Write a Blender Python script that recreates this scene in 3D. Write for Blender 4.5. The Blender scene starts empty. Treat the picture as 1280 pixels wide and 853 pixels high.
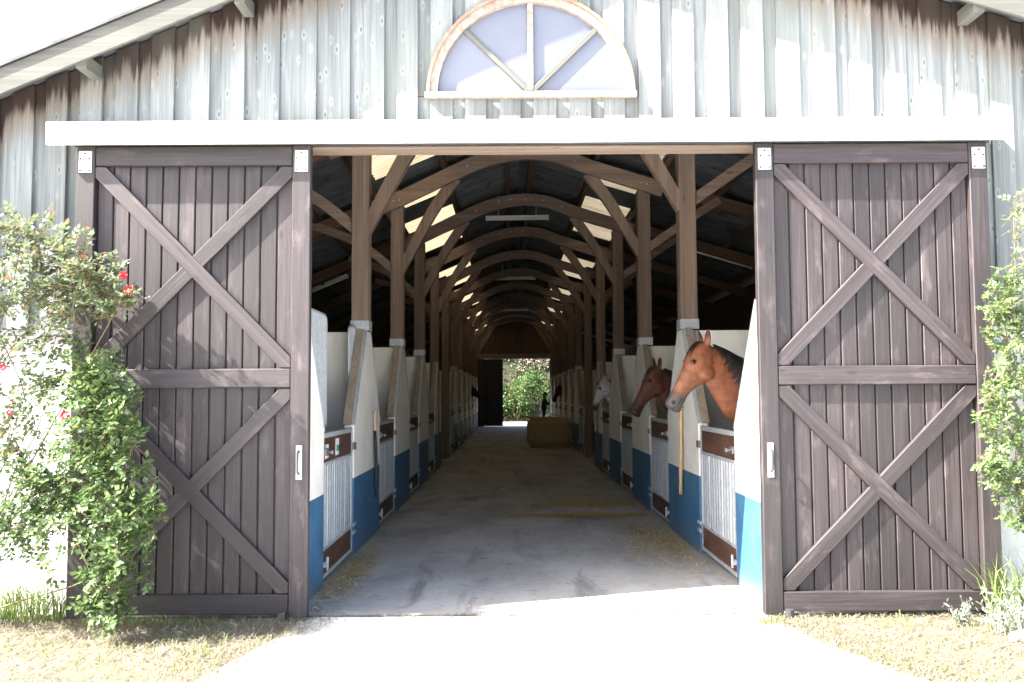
import bpy, bmesh, math, random
from mathutils import Vector, Matrix, Euler
R = math.radians
random.seed(11)
rnd = random.random
def uni(a, b): return a + (b - a) * rnd()
scene = bpy.context.scene

# ------------------------------------------------------------------ camera, sky, sun, exposure
cam_d = bpy.data.cameras.new('camera'); cam = bpy.data.objects.new('camera', cam_d)
scene.collection.objects.link(cam); scene.camera = cam
cam_d.sensor_width = 36; cam_d.lens = 36 * 1100 / 1280
cam_d.clip_start = .05; cam_d.clip_end = 3000
cam.location = (0, 0, 1.6)
cam.rotation_euler = (Matrix.Rotation(R(-.1), 3, 'Z') @ Matrix.Rotation(R(93.49), 3, 'X') @ Matrix.Rotation(R(-.3), 3, 'Z')).to_euler()
world = bpy.data.worlds.new('World'); scene.world = world; world.use_nodes = True
wn = world.node_tree.nodes; wl = world.node_tree.links
SUN = Vector((3, 1, -3)).normalized()              # the way the light travels
sky = wn.new('ShaderNodeTexSky'); sky.sky_type = 'NISHITA'; sky.sun_disc = False
sky.sun_elevation = math.asin(-SUN.z); sky.sun_rotation = math.atan2(-SUN.x, -SUN.y)
sky.air_density = 1.0; sky.dust_density = 4.0; sky.ozone_density = 1.0
wl.new(sky.outputs[0], wn['Background'].inputs[0]); wn['Background'].inputs[1].default_value = .115
sun_d = bpy.data.lights.new('sun', 'SUN'); sun_d.energy = 5.0; sun_d.angle = R(.55); sun_d.color = (1, .95, .87)
sun = bpy.data.objects.new('sun', sun_d); scene.collection.objects.link(sun)
sun.rotation_euler = SUN.to_track_quat('-Z', 'Y').to_euler()
scene.view_settings.view_transform = 'Standard'; scene.view_settings.look = 'None'
scene.view_settings.gamma = 1; scene.view_settings.use_curve_mapping = False
scene.view_settings.exposure = 2.95
try:
    scene.cycles.max_bounces = 10; scene.cycles.diffuse_bounces = 7; scene.cycles.sample_clamp_indirect = 6
except Exception: pass

# ------------------------------------------------------------------ materials
def nodes_of(name):
    m = bpy.data.materials.new(name); m.use_nodes = True
    nt = m.node_tree; return m, nt, nt.nodes['Principled BSDF'], nt.nodes['Material Output']
class G:
    def __init__(s, nt): s.nt = nt
    def n(s, t, **kw):
        o = s.nt.nodes.new(t)
        for k, v in kw.items(): setattr(o, k, v)
        return o
    def l(s, a, b): s.nt.links.new(a, b)
    def math(s, op, a, b=None, c=None, clamp=False):
        o = s.n('ShaderNodeMath', operation=op, use_clamp=clamp)
        for i, v in enumerate((a, b, c)):
            if v is None: continue
            if isinstance(v, (int, float)): o.inputs[i].default_value = v
            else: s.l(v, o.inputs[i])
        return o.outputs[0]
    def mix(s, f, a, b, blend='MIX'):
        o = s.n('ShaderNodeMix', data_type='RGBA', blend_type=blend)
        for i, v in ((0, f), (6, a), (7, b)):
            if isinstance(v, (int, float)): o.inputs[i].default_value = v
            elif isinstance(v, tuple): o.inputs[i].default_value = (*v, 1)
            else: s.l(v, o.inputs[i])
        return o.outputs[2]
    def ramp(s, f, a, b, va=0., vb=1.):
        o = s.n('ShaderNodeMapRange', interpolation_type='SMOOTHSTEP'); o.clamp = True
        s.l(f, o.inputs[0]); o.inputs[1].default_value = a; o.inputs[2].default_value = b
        o.inputs[3].default_value = va; o.inputs[4].default_value = vb
        return o.outputs[0]
    def coords(s, kind='object', offset=True):
        if kind == 'world': v = s.n('ShaderNodeNewGeometry').outputs['Position']
        else: v = s.n('ShaderNodeTexCoord').outputs['Object']
        if offset:
            r = s.n('ShaderNodeObjectInfo').outputs['Random']
            vm = s.n('ShaderNodeVectorMath', operation='ADD'); s.l(v, vm.inputs[0])
            c = s.n('ShaderNodeCombineXYZ'); s.l(s.math('MULTIPLY', r, 37.), c.inputs[0]); s.l(s.math('MULTIPLY', r, 91.), c.inputs[1]); s.l(s.math('MULTIPLY', r, 53.), c.inputs[2])
            s.l(c.outputs[0], vm.inputs[1]); v = vm.outputs[0]
        return v
    def noise(s, v, sc, detail=4, rough=.6, dist=0):
        mp = s.n('ShaderNodeMapping'); s.l(v, mp.inputs[0]); mp.inputs[3].default_value = sc
        o = s.n('ShaderNodeTexNoise'); o.inputs['Scale'].default_value = 1; o.inputs['Detail'].default_value = detail
        o.inputs['Roughness'].default_value = rough; o.inputs['Distortion'].default_value = dist
        s.l(mp.outputs[0], o.inputs['Vector']); return o.outputs[0]
    def bump(s, h, strength, dist=.01):
        o = s.n('ShaderNodeBump'); o.inputs['Strength'].default_value = strength; o.inputs['Distance'].default_value = dist
        s.l(h, o.inputs['Height']); return o.outputs[0]

def plain(name, c1, c2=None, sc=(4, 4, 4), rough=.7, metal=0., bump=.15, bd=.004, rvar=.12, coord='object', stains=(), lo=.3, hi=.7):
    """noise between two colours, brightness varying from object to object, optional stains (colour, scale, lo, hi, amount)"""
    m, nt, p, out = nodes_of(name); g = G(nt); c2 = c2 or c1
    v = g.coords(coord, coord == 'object')
    a = g.noise(v, sc, 6, .62)
    col = g.mix(g.ramp(a, lo, hi), c1, c2)
    for (sc_c, s_sc, s0, s1, amt) in stains:
        st = g.noise(v, s_sc, 5, .6, .6)
        col = g.mix(g.math('MULTIPLY', g.ramp(st, s0, s1), amt), col, sc_c)
    if rvar:
        r = g.n('ShaderNodeObjectInfo').outputs['Random']
        h = g.n('ShaderNodeHueSaturation'); g.l(col, h.inputs['Color']); g.l(g.ramp(r, 0, 1, 1 - rvar, 1 + rvar), h.inputs['Value']); col = h.outputs[0]
    g.l(col, p.inputs['Base Color']); p.inputs['Roughness'].default_value = rough; p.inputs['Metallic'].default_value = metal
    if bump: g.l(g.bump(a, bump, bd), p.inputs['Normal'])
    return m

def wood(name, c1, c2, dark, axis='Z', rough=.75, rvar=.18, knots=.7, bump=.35, fine=1., wear=None, roofline=False):
    m, nt, p, out = nodes_of(name + '_' + axis); g = G(nt)
    v = g.coords('object')
    def sc(a, b): return {'X': (b, a, a), 'Y': (a, b, a), 'Z': (a, a, b)}[axis]
    grain = g.noise(v, sc(70 * fine, 1.6), 5, .65, .35)
    band = g.noise(v, sc(11 * fine, .5), 3, .5, .5)
    col = g.mix(g.ramp(grain, .3, .72), c1, c2)
    col = g.mix(g.math('MULTIPLY', g.ramp(band, .35, .7), .7 if roofline else .55), col, tuple(.66 * k for k in c1))
    if knots:
        vo = g.n('ShaderNodeTexVoronoi'); mp = g.n('ShaderNodeMapping'); g.l(v, mp.inputs[0]); mp.inputs[3].default_value = sc(7, 2.2) if not roofline else sc(12, 5.0); g.l(mp.outputs[0], vo.inputs['Vector']); vo.inputs['Scale'].default_value = 1
        k = g.ramp(vo.outputs['Distance'], .05, .12, 1, 0)
        ring = g.math('MULTIPLY', g.ramp(vo.outputs['Distance'], .30, .12, 0, .35), g.ramp(vo.outputs['Distance'], .10, .13, 0, 1))
        if roofline: col = g.mix(ring, col, tuple(min(.7, 1.35 * q) for q in c2))
        col = g.mix(g.math('MULTIPLY', k, knots), col, dark)
    crack = g.noise(v, sc(120 * fine, 2.2), 2, .5)
    col = g.mix(g.math('MULTIPLY', g.ramp(crack, .68, .78), .6), col, dark)
    if wear:
        w = g.noise(v, sc(9, 3), 5, .65); col = g.mix(g.ramp(w, .54, .76, 0, wear[1]), col, wear[0])
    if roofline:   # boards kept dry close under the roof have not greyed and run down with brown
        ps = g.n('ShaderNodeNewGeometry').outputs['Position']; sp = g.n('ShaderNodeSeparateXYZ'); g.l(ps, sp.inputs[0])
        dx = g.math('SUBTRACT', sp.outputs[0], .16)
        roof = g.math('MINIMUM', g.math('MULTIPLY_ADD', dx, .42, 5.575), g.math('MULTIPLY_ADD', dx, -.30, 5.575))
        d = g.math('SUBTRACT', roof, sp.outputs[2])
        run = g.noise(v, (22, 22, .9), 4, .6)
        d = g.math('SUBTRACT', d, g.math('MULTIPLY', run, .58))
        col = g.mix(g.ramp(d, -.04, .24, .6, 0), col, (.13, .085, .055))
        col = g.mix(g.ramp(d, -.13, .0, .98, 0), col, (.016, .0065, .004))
        gr = g.noise(ps, (1.3, 1.3, .5), 3, .5); col = g.mix(g.ramp(gr, .45, .7, 0, .3), col, (.185, .215, .19))
    r = g.n('ShaderNodeObjectInfo').outputs['Random']
    h = g.n('ShaderNodeHueSaturation'); g.l(col, h.inputs['Color']); g.l(g.ramp(r, 0, 1, 1 - rvar, 1 + rvar), h.inputs['Value'])
    g.l(h.outputs[0], p.inputs['Base Color']); p.inputs['Roughness'].default_value = rough
    hh = g.math('SUBTRACT', grain, g.math('MULTIPLY', g.ramp(crack, .66, .78), .8))
    g.l(g.bump(hh, bump, .004), p.inputs['Normal'])
    return m
def woods(name, *a, **k): return {ax: wood(name, *a, axis=ax, **k) for ax in 'XYZ'}

W_DARK = woods('dark_stained_wood', (.019, .0145, .0155), (.042, .033, .036), (.005, .0035, .004), wear=((.092, .070, .072), .7), rough=.58, knots=.6, rvar=.28)
W_GREY = woods('weathered_grey_wood', (.15, .164, .168), (.24, .26, .265), (.05, .04, .033), roofline=True, rvar=.14, knots=.55, rough=.85)
W_BEAM = woods('brown_timber', (.15, .105, .078), (.245, .178, .136), (.05, .024, .014), rvar=.16, knots=.6, rough=.8)
W_RAW = woods('raw_wood', (.15, .108, .08), (.235, .178, .138), (.14, .07, .04), rvar=.1, rough=.8)
W_DBRN = woods('dark_brown_timber', (.075, .04, .026), (.12, .066, .04), (.02, .012, .01), rvar=.15, rough=.8)
W_PLANK = woods('reddish_plank', (.055, .025, .017), (.105, .048, .031), (.015, .008, .007), wear=((.22, .16, .125), .5), rvar=.15, rough=.6)
W_TAUPE = woods('taupe_board', (.26, .21, .155), (.36, .30, .23), (.12, .09, .06), rvar=.08, knots=.25, rough=.75)
W_VERGE = woods('grey_bargeboard', (.085, .085, .077), (.125, .125, .113), (.14, .12, .09), rvar=.05, knots=.4, rough=.85)
M_WHITE = plain('white_board', (.76, .76, .74), (.82, .82, .80), rough=.55, rvar=.02, bump=.05)
M_PLASTER = plain('whitewashed_masonry', (.62, .62, .63), (.74, .74, .74), (3, 3, 3), rough=.9, rvar=.02, bump=.5, bd=.012, coord='world', stains=(((.40, .40, .38), (1.5, 1.5, 1.2), .55, .75, .5),))
M_GALV = plain('galvanised_steel', (.34, .37, .40), (.46, .49, .52), (25, 25, 25), rough=.58, metal=.35, bump=.04, rvar=.06, stains=(((.22, .20, .17), (5, 5, 2), .55, .75, .6),))
M_STRAP = plain('pale_metal_strap', (.50, .51, .50), (.62, .63, .62), (30, 30, 30), rough=.5, metal=.2, bump=.05, rvar=.04, stains=(((.30, .26, .22), (60, 60, 30), .62, .72, .6),))
M_DRKMET = plain('dark_metal', (.05, .05, .055), (.09, .09, .09), rough=.5, metal=.6)
M_SHEET = plain('fibre_cement_sheet', (.055, .060, .066), (.10, .105, .112), (2, 9, 2), rough=.85, rvar=.22, bump=.2, stains=(((.012, .011, .01), (2, 2, 2), .5, .7, .7),))
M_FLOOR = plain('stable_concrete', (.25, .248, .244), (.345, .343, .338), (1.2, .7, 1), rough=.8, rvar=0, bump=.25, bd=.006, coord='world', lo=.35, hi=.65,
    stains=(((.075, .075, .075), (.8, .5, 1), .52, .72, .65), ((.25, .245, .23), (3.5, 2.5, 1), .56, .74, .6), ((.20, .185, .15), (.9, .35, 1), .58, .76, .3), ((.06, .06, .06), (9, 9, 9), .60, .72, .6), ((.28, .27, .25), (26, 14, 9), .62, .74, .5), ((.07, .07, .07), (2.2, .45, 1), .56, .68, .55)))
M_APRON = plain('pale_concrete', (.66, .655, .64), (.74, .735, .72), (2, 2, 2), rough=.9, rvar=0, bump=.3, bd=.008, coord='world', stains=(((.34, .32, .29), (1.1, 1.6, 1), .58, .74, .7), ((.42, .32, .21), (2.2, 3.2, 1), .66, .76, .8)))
M_GRAVEL = plain('pale_gravel', (.42, .39, .36), (.55, .52, .48), (40, 40, 40), rough=.95, rvar=0, bump=.4, coord='world')
M_GROUND = plain('dry_mown_grass', (.15, .13, .09), (.11, .10, .062), (1.4, 1.4, 1.4), rough=.95, rvar=0, bump=.6, bd=.02, coord='world', stains=(((.25, .22, .165), (6, 6, 6), .5, .7, .8), ((.13, .17, .05), (.7, .7, .7), .55, .75, .7), ((.20, .15, .09), (14, 14, 14), .6, .72, .6)))
M_BALE = plain('baled_hay', (.30, .225, .105), (.48, .38, .20), (14, 5, 60), rough=.95, rvar=0, bump=.9, bd=.03)
M_STONE = plain('reddish_stone', (.20, .13, .11), (.30, .21, .18), (14, 14, 14), rough=.9, bump=.5)
M_TUBE = plain('lamp_tube', (.62, .63, .62), rough=.35, bump=0, rvar=0)
M_TAN = plain('bamboo', (.50, .33, .16), (.60, .42, .22), (20, 20, 6), rough=.5, rvar=0)
M_BLACK = plain('black_leather', (.012, .012, .013), (.025, .025, .027), rough=.5, rvar=0)
M_STICK = plain('white_sticker', (.75, .76, .74), rough=.4, rvar=0, bump=0)
M_GREEN = plain('green_sticker', (.03, .26, .16), rough=.4, rvar=0, bump=0)
M_HOLE = plain('dark_hinge', (.16, .16, .16), (.24, .24, .25), rough=.5, metal=.7)
M_PANE = plain('milky_panel', (.115, .125, .16), (.14, .15, .185), (1, 1, 1), rough=.28, rvar=.02, bump=.02)
M_ARCHF = plain('bleached_window_wood', (.20, .155, .125), (.31, .27, .24), (20, 20, 20), rough=.85, rvar=.06, stains=(((.40, .19, .12), (9, 9, 9), .56, .7, .6), ((.62, .40, .05), (7, 7, 7), .66, .72, .9)))

def paint_mat():
    m, nt, p, out = nodes_of('white_over_blue_paint'); g = G(nt)
    v = g.coords('world', False); sp = g.n('ShaderNodeSeparateXYZ'); g.l(v, sp.inputs[0])
    w = g.noise(v, (3, 3, 3), 4, .6); f = g.noise(v, (22, 22, 22), 4, .6)
    white = g.mix(g.ramp(w, .3, .7), (.74, .72, .67), (.83, .815, .77))
    white = g.mix(g.ramp(g.noise(v, (5, 5, 1.2), 5, .65), .58, .78, 0, .55), white, (.42, .38, .30))
    blue = g.mix(g.ramp(w, .35, .65), (.030, .108, .215), (.045, .14, .26))
    blue = g.mix(g.ramp(f, .60, .74, 0, .5), blue, (.22, .30, .36))
    low = g.math('ADD', sp.outputs[2], g.math('MULTIPLY', w, .3)); blue = g.mix(g.ramp(low, .12, .34, .6, 0), blue, (.12, .12, .115))
    z = g.math('ADD', sp.outputs[2], g.math('MULTIPLY', f, .010))
    g.l(g.mix(g.ramp(z, .779, .783), blue, white), p.inputs['Base Color'])
    p.inputs['Roughness'].default_value = .55; g.l(g.bump(f, .25, .004), p.inputs['Normal'])
    return m
M_PAINT = paint_mat()

def skylight_mat():
    m, nt, p, out = nodes_of('translucent_roof_sheet'); g = G(nt)
    v = g.coords('world', False); a = g.noise(v, (1.5, 9, 1.5), 5, .6)
    col = g.mix(g.ramp(a, .3, .7), (.105, .085, .055), (.155, .13, .088))
    col = g.mix(g.ramp(g.noise(v, (5, 5, 5), 4, .6), .6, .75, 0, .6), col, (.055, .042, .026))
    t = g.n('ShaderNodeBsdfTranslucent'); d = g.n('ShaderNodeBsdfDiffuse'); x = g.n('ShaderNodeMixShader'); x.inputs[0].default_value = .3
    g.l(col, t.inputs[0]); g.l(col, d.inputs[0]); g.l(t.outputs[0], x.inputs[1]); g.l(d.outputs[0], x.inputs[2]); g.l(x.outputs[0], out.inputs[0])
    return m
M_SKYL = skylight_mat()

def leaf_mat(name, cols, rough=.42, trans=.35):
    m, nt, p, out = nodes_of(name); g = G(nt)
    r = g.n('ShaderNodeNewGeometry').outputs['Random Per Island']
    cr = g.n('ShaderNodeValToRGB'); g.l(r, cr.inputs[0]); e = cr.color_ramp.elements
    while len(e) < len(cols): e.new(.5)
    for i, c in enumerate(cols): e[i].position = i / (len(cols) - 1); e[i].color = (*c, 1)
    g.l(cr.outputs[0], p.inputs['Base Color']); p.inputs['Roughness'].default_value = rough
    t = g.n('ShaderNodeBsdfTranslucent'); g.l(cr.outputs[0], t.inputs[0]); x = g.n('ShaderNodeMixShader'); x.inputs[0].default_value = trans
    g.l(p.outputs[0], x.inputs[1]); g.l(t.outputs[0], x.inputs[2]); g.l(x.outputs[0], out.inputs[0])
    return m
L_ROSE = leaf_mat('rose_leaves', [(.06, .105, .038), (.10, .16, .05), (.13, .205, .065), (.085, .14, .055), (.18, .24, .09)], rough=.33)
L_ROSE_UP = leaf_mat('sparse_rose_leaves', [(.09, .13, .07), (.13, .17, .09), (.10, .14, .07), (.14, .17, .08), (.17, .20, .10), (.20, .10, .05)], rough=.3)
L_HEDGE = leaf_mat('hedge_leaves', [(.028, .06, .013), (.048, .095, .02), (.064, .125, .026), (.088, .145, .034)])
L_TWIG = leaf_mat('bare_twigs', [(.09, .075, .06), (.13, .11, .085), (.17, .145, .12)], .9, .1)
L_LAV = leaf_mat('silver_leaves', [(.20, .24, .18), (.28, .31, .25), (.24, .27, .20)], .8)
L_GRASS = leaf_mat('green_grass', [(.10, .16, .04), (.16, .22, .06), (.22, .25, .09)], .7)
L_STRAW = leaf_mat('straw', [(.38, .29, .13), (.48, .38, .19), (.56, .46, .26), (.30, .22, .10)], .7, .15)
L_DRY = leaf_mat('dry_grass', [(.19, .165, .115), (.235, .21, .155), (.125, .13, .07), (.145, .105, .07), (.27, .25, .20)], .8, .2)
M_STEM = plain('rose_stem', (.11, .08, .045), (.17, .13, .07), rough=.8, rvar=.1)
M_PETAL = leaf_mat('red_petals', [(.45, .012, .03), (.55, .02, .05), (.38, .008, .02)], .5, .2)

# ------------------------------------------------------------------ object helpers (all coordinates are world coordinates)
COL = scene.collection
WORLD = {}
def link(o, parent=None, loc=(0, 0, 0)):
    COL.objects.link(o); w = Vector(loc); WORLD[o.name] = w
    if parent is not None: o.parent = parent; o.location = w - WORLD[parent.name]
    else: o.location = w
    return o
def tag(o, label=None, cat=None, group=None, kind=None):
    for k, v in (('label', label), ('category', cat), ('group', group), ('kind', kind)):
        if v: o[k] = v
    return o
def thing(name, loc, label, cat, group=None):
    return tag(link(bpy.data.objects.new(name, None), None, loc), label, cat, group)
def finish(name, bm, mat, parent=None, loc=None, smooth=False, rot=None):
    """mesh built in world coordinates becomes an object with its origin at loc (default: box centre)"""
    me = bpy.data.meshes.new(name)
    if loc is None:
        vs = [v.co for v in bm.verts]
        loc = Vector([(min(v[i] for v in vs) + max(v[i] for v in vs)) / 2 for i in range(3)])
    loc = Vector(loc)
    bmesh.ops.translate(bm, verts=bm.verts, vec=-loc)
    bmesh.ops.recalc_face_normals(bm, faces=bm.faces)
    bm.to_mesh(me); bm.free()
    if smooth:
        for p in me.polygons: p.use_smooth = True
    if mat: me.materials.append(mat)
    return link(bpy.data.objects.new(name, me), parent, loc)
MESHES = {}
def pick(mat, dims):
    if isinstance(mat, dict): return mat['XYZ'[max(range(3), key=lambda i: dims[i])]]
    return mat
def box(name, parent, mat, x, y, z, bev=.004, rot=None):
    """bevelled box, spans x, y, z; equal boxes share one mesh; rot turns it about its centre"""
    d = (abs(x[1] - x[0]), abs(y[1] - y[0]), abs(z[1] - z[0])); m = pick(mat, d)
    key = (tuple(round(k, 4) for k in d), m.name, bev)
    if key not in MESHES:
        bm = bmesh.new(); bmesh.ops.create_cube(bm, size=1)
        bmesh.ops.scale(bm, vec=d, verts=bm.verts)
        if bev: bmesh.ops.bevel(bm, geom=bm.edges[:], offset=min(bev, min(d) * .3), segments=1, affect='EDGES')
        me = bpy.data.meshes.new(name); bm.to_mesh(me); bm.free(); me.materials.append(m); MESHES[key] = me
    o = bpy.data.objects.new(name, MESHES[key])
    link(o, parent, ((x[0] + x[1]) / 2, (y[0] + y[1]) / 2, (z[0] + z[1]) / 2))
    if rot: o.rotation_euler = rot
    return o
def bar(name, parent, mat, p, q, w, d, bev=.004):
    """square bar from p to q in the XZ plane: w across, d along Y"""
    p, q = Vector(p), Vector(q); c = (p + q) / 2; L = (q - p).length
    a = math.atan2(q.z - p.z, q.x - p.x)
    return box(name, parent, mat, (c.x - L / 2, c.x + L / 2), (c.y - d / 2, c.y + d / 2), (c.z - w / 2, c.z + w / 2), bev, (0, -a, 0))
def prism_bm(poly, axis, a0, a1, bm=None):
    """polygon of (u, v) points extruded along an axis; X: (y, z), Y: (x, z), Z: (x, y)"""
    bm = bm or bmesh.new()
    def pt(u, v, t): return {'X': (t, u, v), 'Y': (u, t, v), 'Z': (u, v, t)}[axis]
    A = [bm.verts.new(pt(u, v, a0)) for u, v in poly]; B = [bm.verts.new(pt(u, v, a1)) for u, v in poly]
    n = len(poly); bm.faces.new(A); bm.faces.new(B[::-1])
    for i in range(n): bm.faces.new((A[i], A[(i + 1) % n], B[(i + 1) % n], B[i]))
    return bm
def prism(name, parent, mat, poly, axis, a0, a1, bev=0., loc=None):
    bm = prism_bm(poly, axis, a0, a1)
    if bev: bmesh.ops.recalc_face_normals(bm, faces=bm.faces); bmesh.ops.bevel(bm, geom=bm.edges[:], offset=bev, segments=1, affect='EDGES')
    return finish(name, bm, mat, parent, loc)
def add_box(bm, x, y, z):
    vs = [bm.verts.new((a, b, c)) for a in x for b in y for c in z]
    for f in ((0, 1, 3, 2), (4, 6, 7, 5), (0, 4, 5, 1), (2, 3, 7, 6), (0, 2, 6, 4), (1, 5, 7, 3)): bm.faces.new([vs[i] for i in f])
def add_cyl(bm, p, q, r0, r1=None, n=8, cap=True):
    p, q = Vector(p), Vector(q); r1 = r0 if r1 is None else r1
    d = (q - p).normalized(); a = d.orthogonal().normalized(); b = d.cross(a)
    A = [bm.verts.new(p + (a * math.cos(t) + b * math.sin(t)) * r0) for t in [2 * math.pi * i / n for i in range(n)]]
    B = [bm.verts.new(q + (a * math.cos(t) + b * math.sin(t)) * r1) for t in [2 * math.pi * i / n for i in range(n)]]
    for i in range(n): bm.faces.new((A[i], A[(i + 1) % n], B[(i + 1) % n], B[i]))
    if cap: bm.faces.new(A[::-1]); bm.faces.new(B)
def add_tube(bm, pts, rad, n=6):
    pts = [Vector(p) for p in pts]; prev = None
    for i, p in enumerate(pts):
        d = (pts[min(i + 1, len(pts) - 1)] - pts[max(i - 1, 0)]).normalized()
        a = d.cross(Vector((.31, .9, .2))).normalized(); b = d.cross(a)
        r = rad[i] if isinstance(rad, (list, tuple)) else rad
        ring = [bm.verts.new(p + (a * math.cos(t) + b * math.sin(t)) * r) for t in [2 * math.pi * k / n for k in range(n)]]
        if prev:
            for k in range(n): bm.faces.new((prev[k], prev[(k + 1) % n], ring[(k + 1) % n], ring[k]))
        else: bm.faces.new(ring[::-1])
        prev = ring
    bm.faces.new(prev)
def curve_beam(name, parent, mat, pts, w, y0, y1, sub=4):
    """timber sawn to a curve: smooth line through pts (x, z), w deep, from y0 to y1"""
    P = [Vector((p[0], p[1])) for p in pts]; S = []
    for i in range(len(P) - 1):
        a, b, c, d = P[max(i - 1, 0)], P[i], P[i + 1], P[min(i + 2, len(P) - 1)]
        for k in range(sub):
            t = k / sub
            S.append(.5 * ((2 * b) + (c - a) * t + (2 * a - 5 * b + 4 * c - d) * t * t + (3 * b - a - 3 * c + d) * t ** 3))
    S.append(P[-1]); up, lo = [], []
    for i, s in enumerate(S):
        t = (S[min(i + 1, len(S) - 1)] - S[max(i - 1, 0)]).normalized(); n = Vector((-t.y, t.x))
        ww = w[0] + (w[1] - w[0]) * i / (len(S) - 1) if isinstance(w, tuple) else w
        up.append(s + n * ww / 2); lo.append(s - n * ww / 2)
    bm = bmesh.new(); n = len(S); Q = []
    for y in (y0, y1): Q.append([[bm.verts.new((p.x, y, p.y)) for p in row] for row in (up, lo)])
    for i in range(n - 1):
        bm.faces.new((Q[0][0][i], Q[0][0][i + 1], Q[0][1][i + 1], Q[0][1][i])); bm.faces.new((Q[1][0][i], Q[1][1][i], Q[1][1][i + 1], Q[1][0][i + 1]))
        for k in (0, 1): bm.faces.new((Q[0][k][i], Q[1][k][i], Q[1][k][i + 1], Q[0][k][i + 1]))
    for i in (0, n - 1): bm.faces.new((Q[0][0][i], Q[0][1][i], Q[1][1][i], Q[1][0][i]))
    return finish(name, bm, mat, parent)
def copy_tree(o, parent=None, loc=None):
    c = o.copy(); COL.objects.link(c)
    if parent is not None: c.parent = parent
    if loc is not None: c.location = loc
    WORLD[c.name] = c.location.copy() if parent is None else WORLD[parent.name] + c.location
    for ch in [k for k in o.children]: copy_tree(ch, c)
    return c

# ------------------------------------------------------------------ the plan of the place
FY = 6.60                  # face of the gable wall
RX, RZ = .16, 5.575         # ridge
SL, SR = .42, .30          # roof pitches
def roof(x): return RZ - SL * (RX - x) if x < RX else RZ - SR * (x - RX)
XL, XR = -5.1, 5.35        # outer walls
FL, FR = -1.575, 1.885     # stall faces along the aisle
PL, PR = -1.657, 1.972     # posts
BAY, P0, NP = 3.15, 9.75, 11
YB = 44.4                  # far wall
DZ = 3.47                  # lintel height

# ------------------------------------------------------------------ ground
def sheet(name, mat, pts, z, label, cat, div=0):
    bm = bmesh.new(); bm.faces.new([bm.verts.new((x, y, z)) for x, y in pts])
    return tag(finish(name, bm, mat, None, (0, 0, 0)), label, cat, None, 'structure')
sheet('ground', M_GROUND, [(-900, -900), (900, -900), (900, 900), (-900, 900)], 0, 'dry mown grass ground around the stable', 'ground')
sheet('concrete_apron', M_APRON, [(-1.50, 6.47), (-1.56, 5.9), (-1.80, 5.0), (-2.3, 4.1), (-7.5, 3.2), (-9, 0), (-9, -9), (9, -9), (9, 0), (7.5, 3.2), (2.9, 4.1), (2.30, 5.0), (1.98, 5.8), (1.84, 6.47)], .004, 'pale sunlit concrete apron in front of the stable entrance', 'apron')  # out of view the apron is widened to bounce more sun indoors
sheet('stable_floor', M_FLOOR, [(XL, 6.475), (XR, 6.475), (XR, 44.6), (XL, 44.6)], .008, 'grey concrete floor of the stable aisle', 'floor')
sheet('yard', M_GRAVEL, [(-14, 44.61), (16, 44.61), (16, 51.2), (-14, 51.2)], .004, 'pale sunlit gravel yard beyond the far doorway', 'yard')

# ------------------------------------------------------------------ the barn
barn = thing('stable_barn', (RX, FY, 0), 'long timber stable barn with weathered grey gable and dark sliding doors', 'barn')
# gable wall: plinth of whitewashed masonry, grey boards on it
fw = prism('front_wall', barn, M_PLASTER, [(XL, 0), (-1.64, 0), (-1.64, 2.1), (XL, 2.1)], 'Y', FY, FY + .2, .006)
box('front_wall', barn, M_PLASTER, (1.95, XR), (FY, FY + .2), (0, 2.1), .006)
WX, WZ, WR = .163, 3.872, .76       # arched window
box('lintel', barn, W_RAW, (-1.75, 2.05), (6.435, 6.62), (3.428, 3.62), .004)
box('door_track', barn, M_DRKMET, (-3.20, 3.53), (6.36, 6.42), (3.438, 3.50), .004)
box('door_track_cover', barn, M_WHITE, (-3.352, 3.652), (6.262, 6.288), (3.425, 3.592), .003, (0, R(-.06), 0))
box('sun_leak_board', barn, M_WHITE, (-3.35, 3.65), (6.290, 6.542), (3.572, 3.588), .002)  # added board, blocks the sun that leaked in behind the track cover
cl = prism('cladding', barn, W_GREY['X'], [(XL, 2.06), (XL, 2.1), (-1.64, 2.1), (-1.64, 2.06)], 'Y', FY - .06, FY - .001)
def board_span(x0, x1, y0, y1, zb):
    zc = .004
    top = lambda x: roof(x) - .03
    poly = [(x0, zb), (x1, zb), (x1, top(x1)), (x0, top(x0))]
    if x0 < RX < x1: poly.insert(3, (RX, top(RX)))
    return poly
x = XL; i = 0
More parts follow.
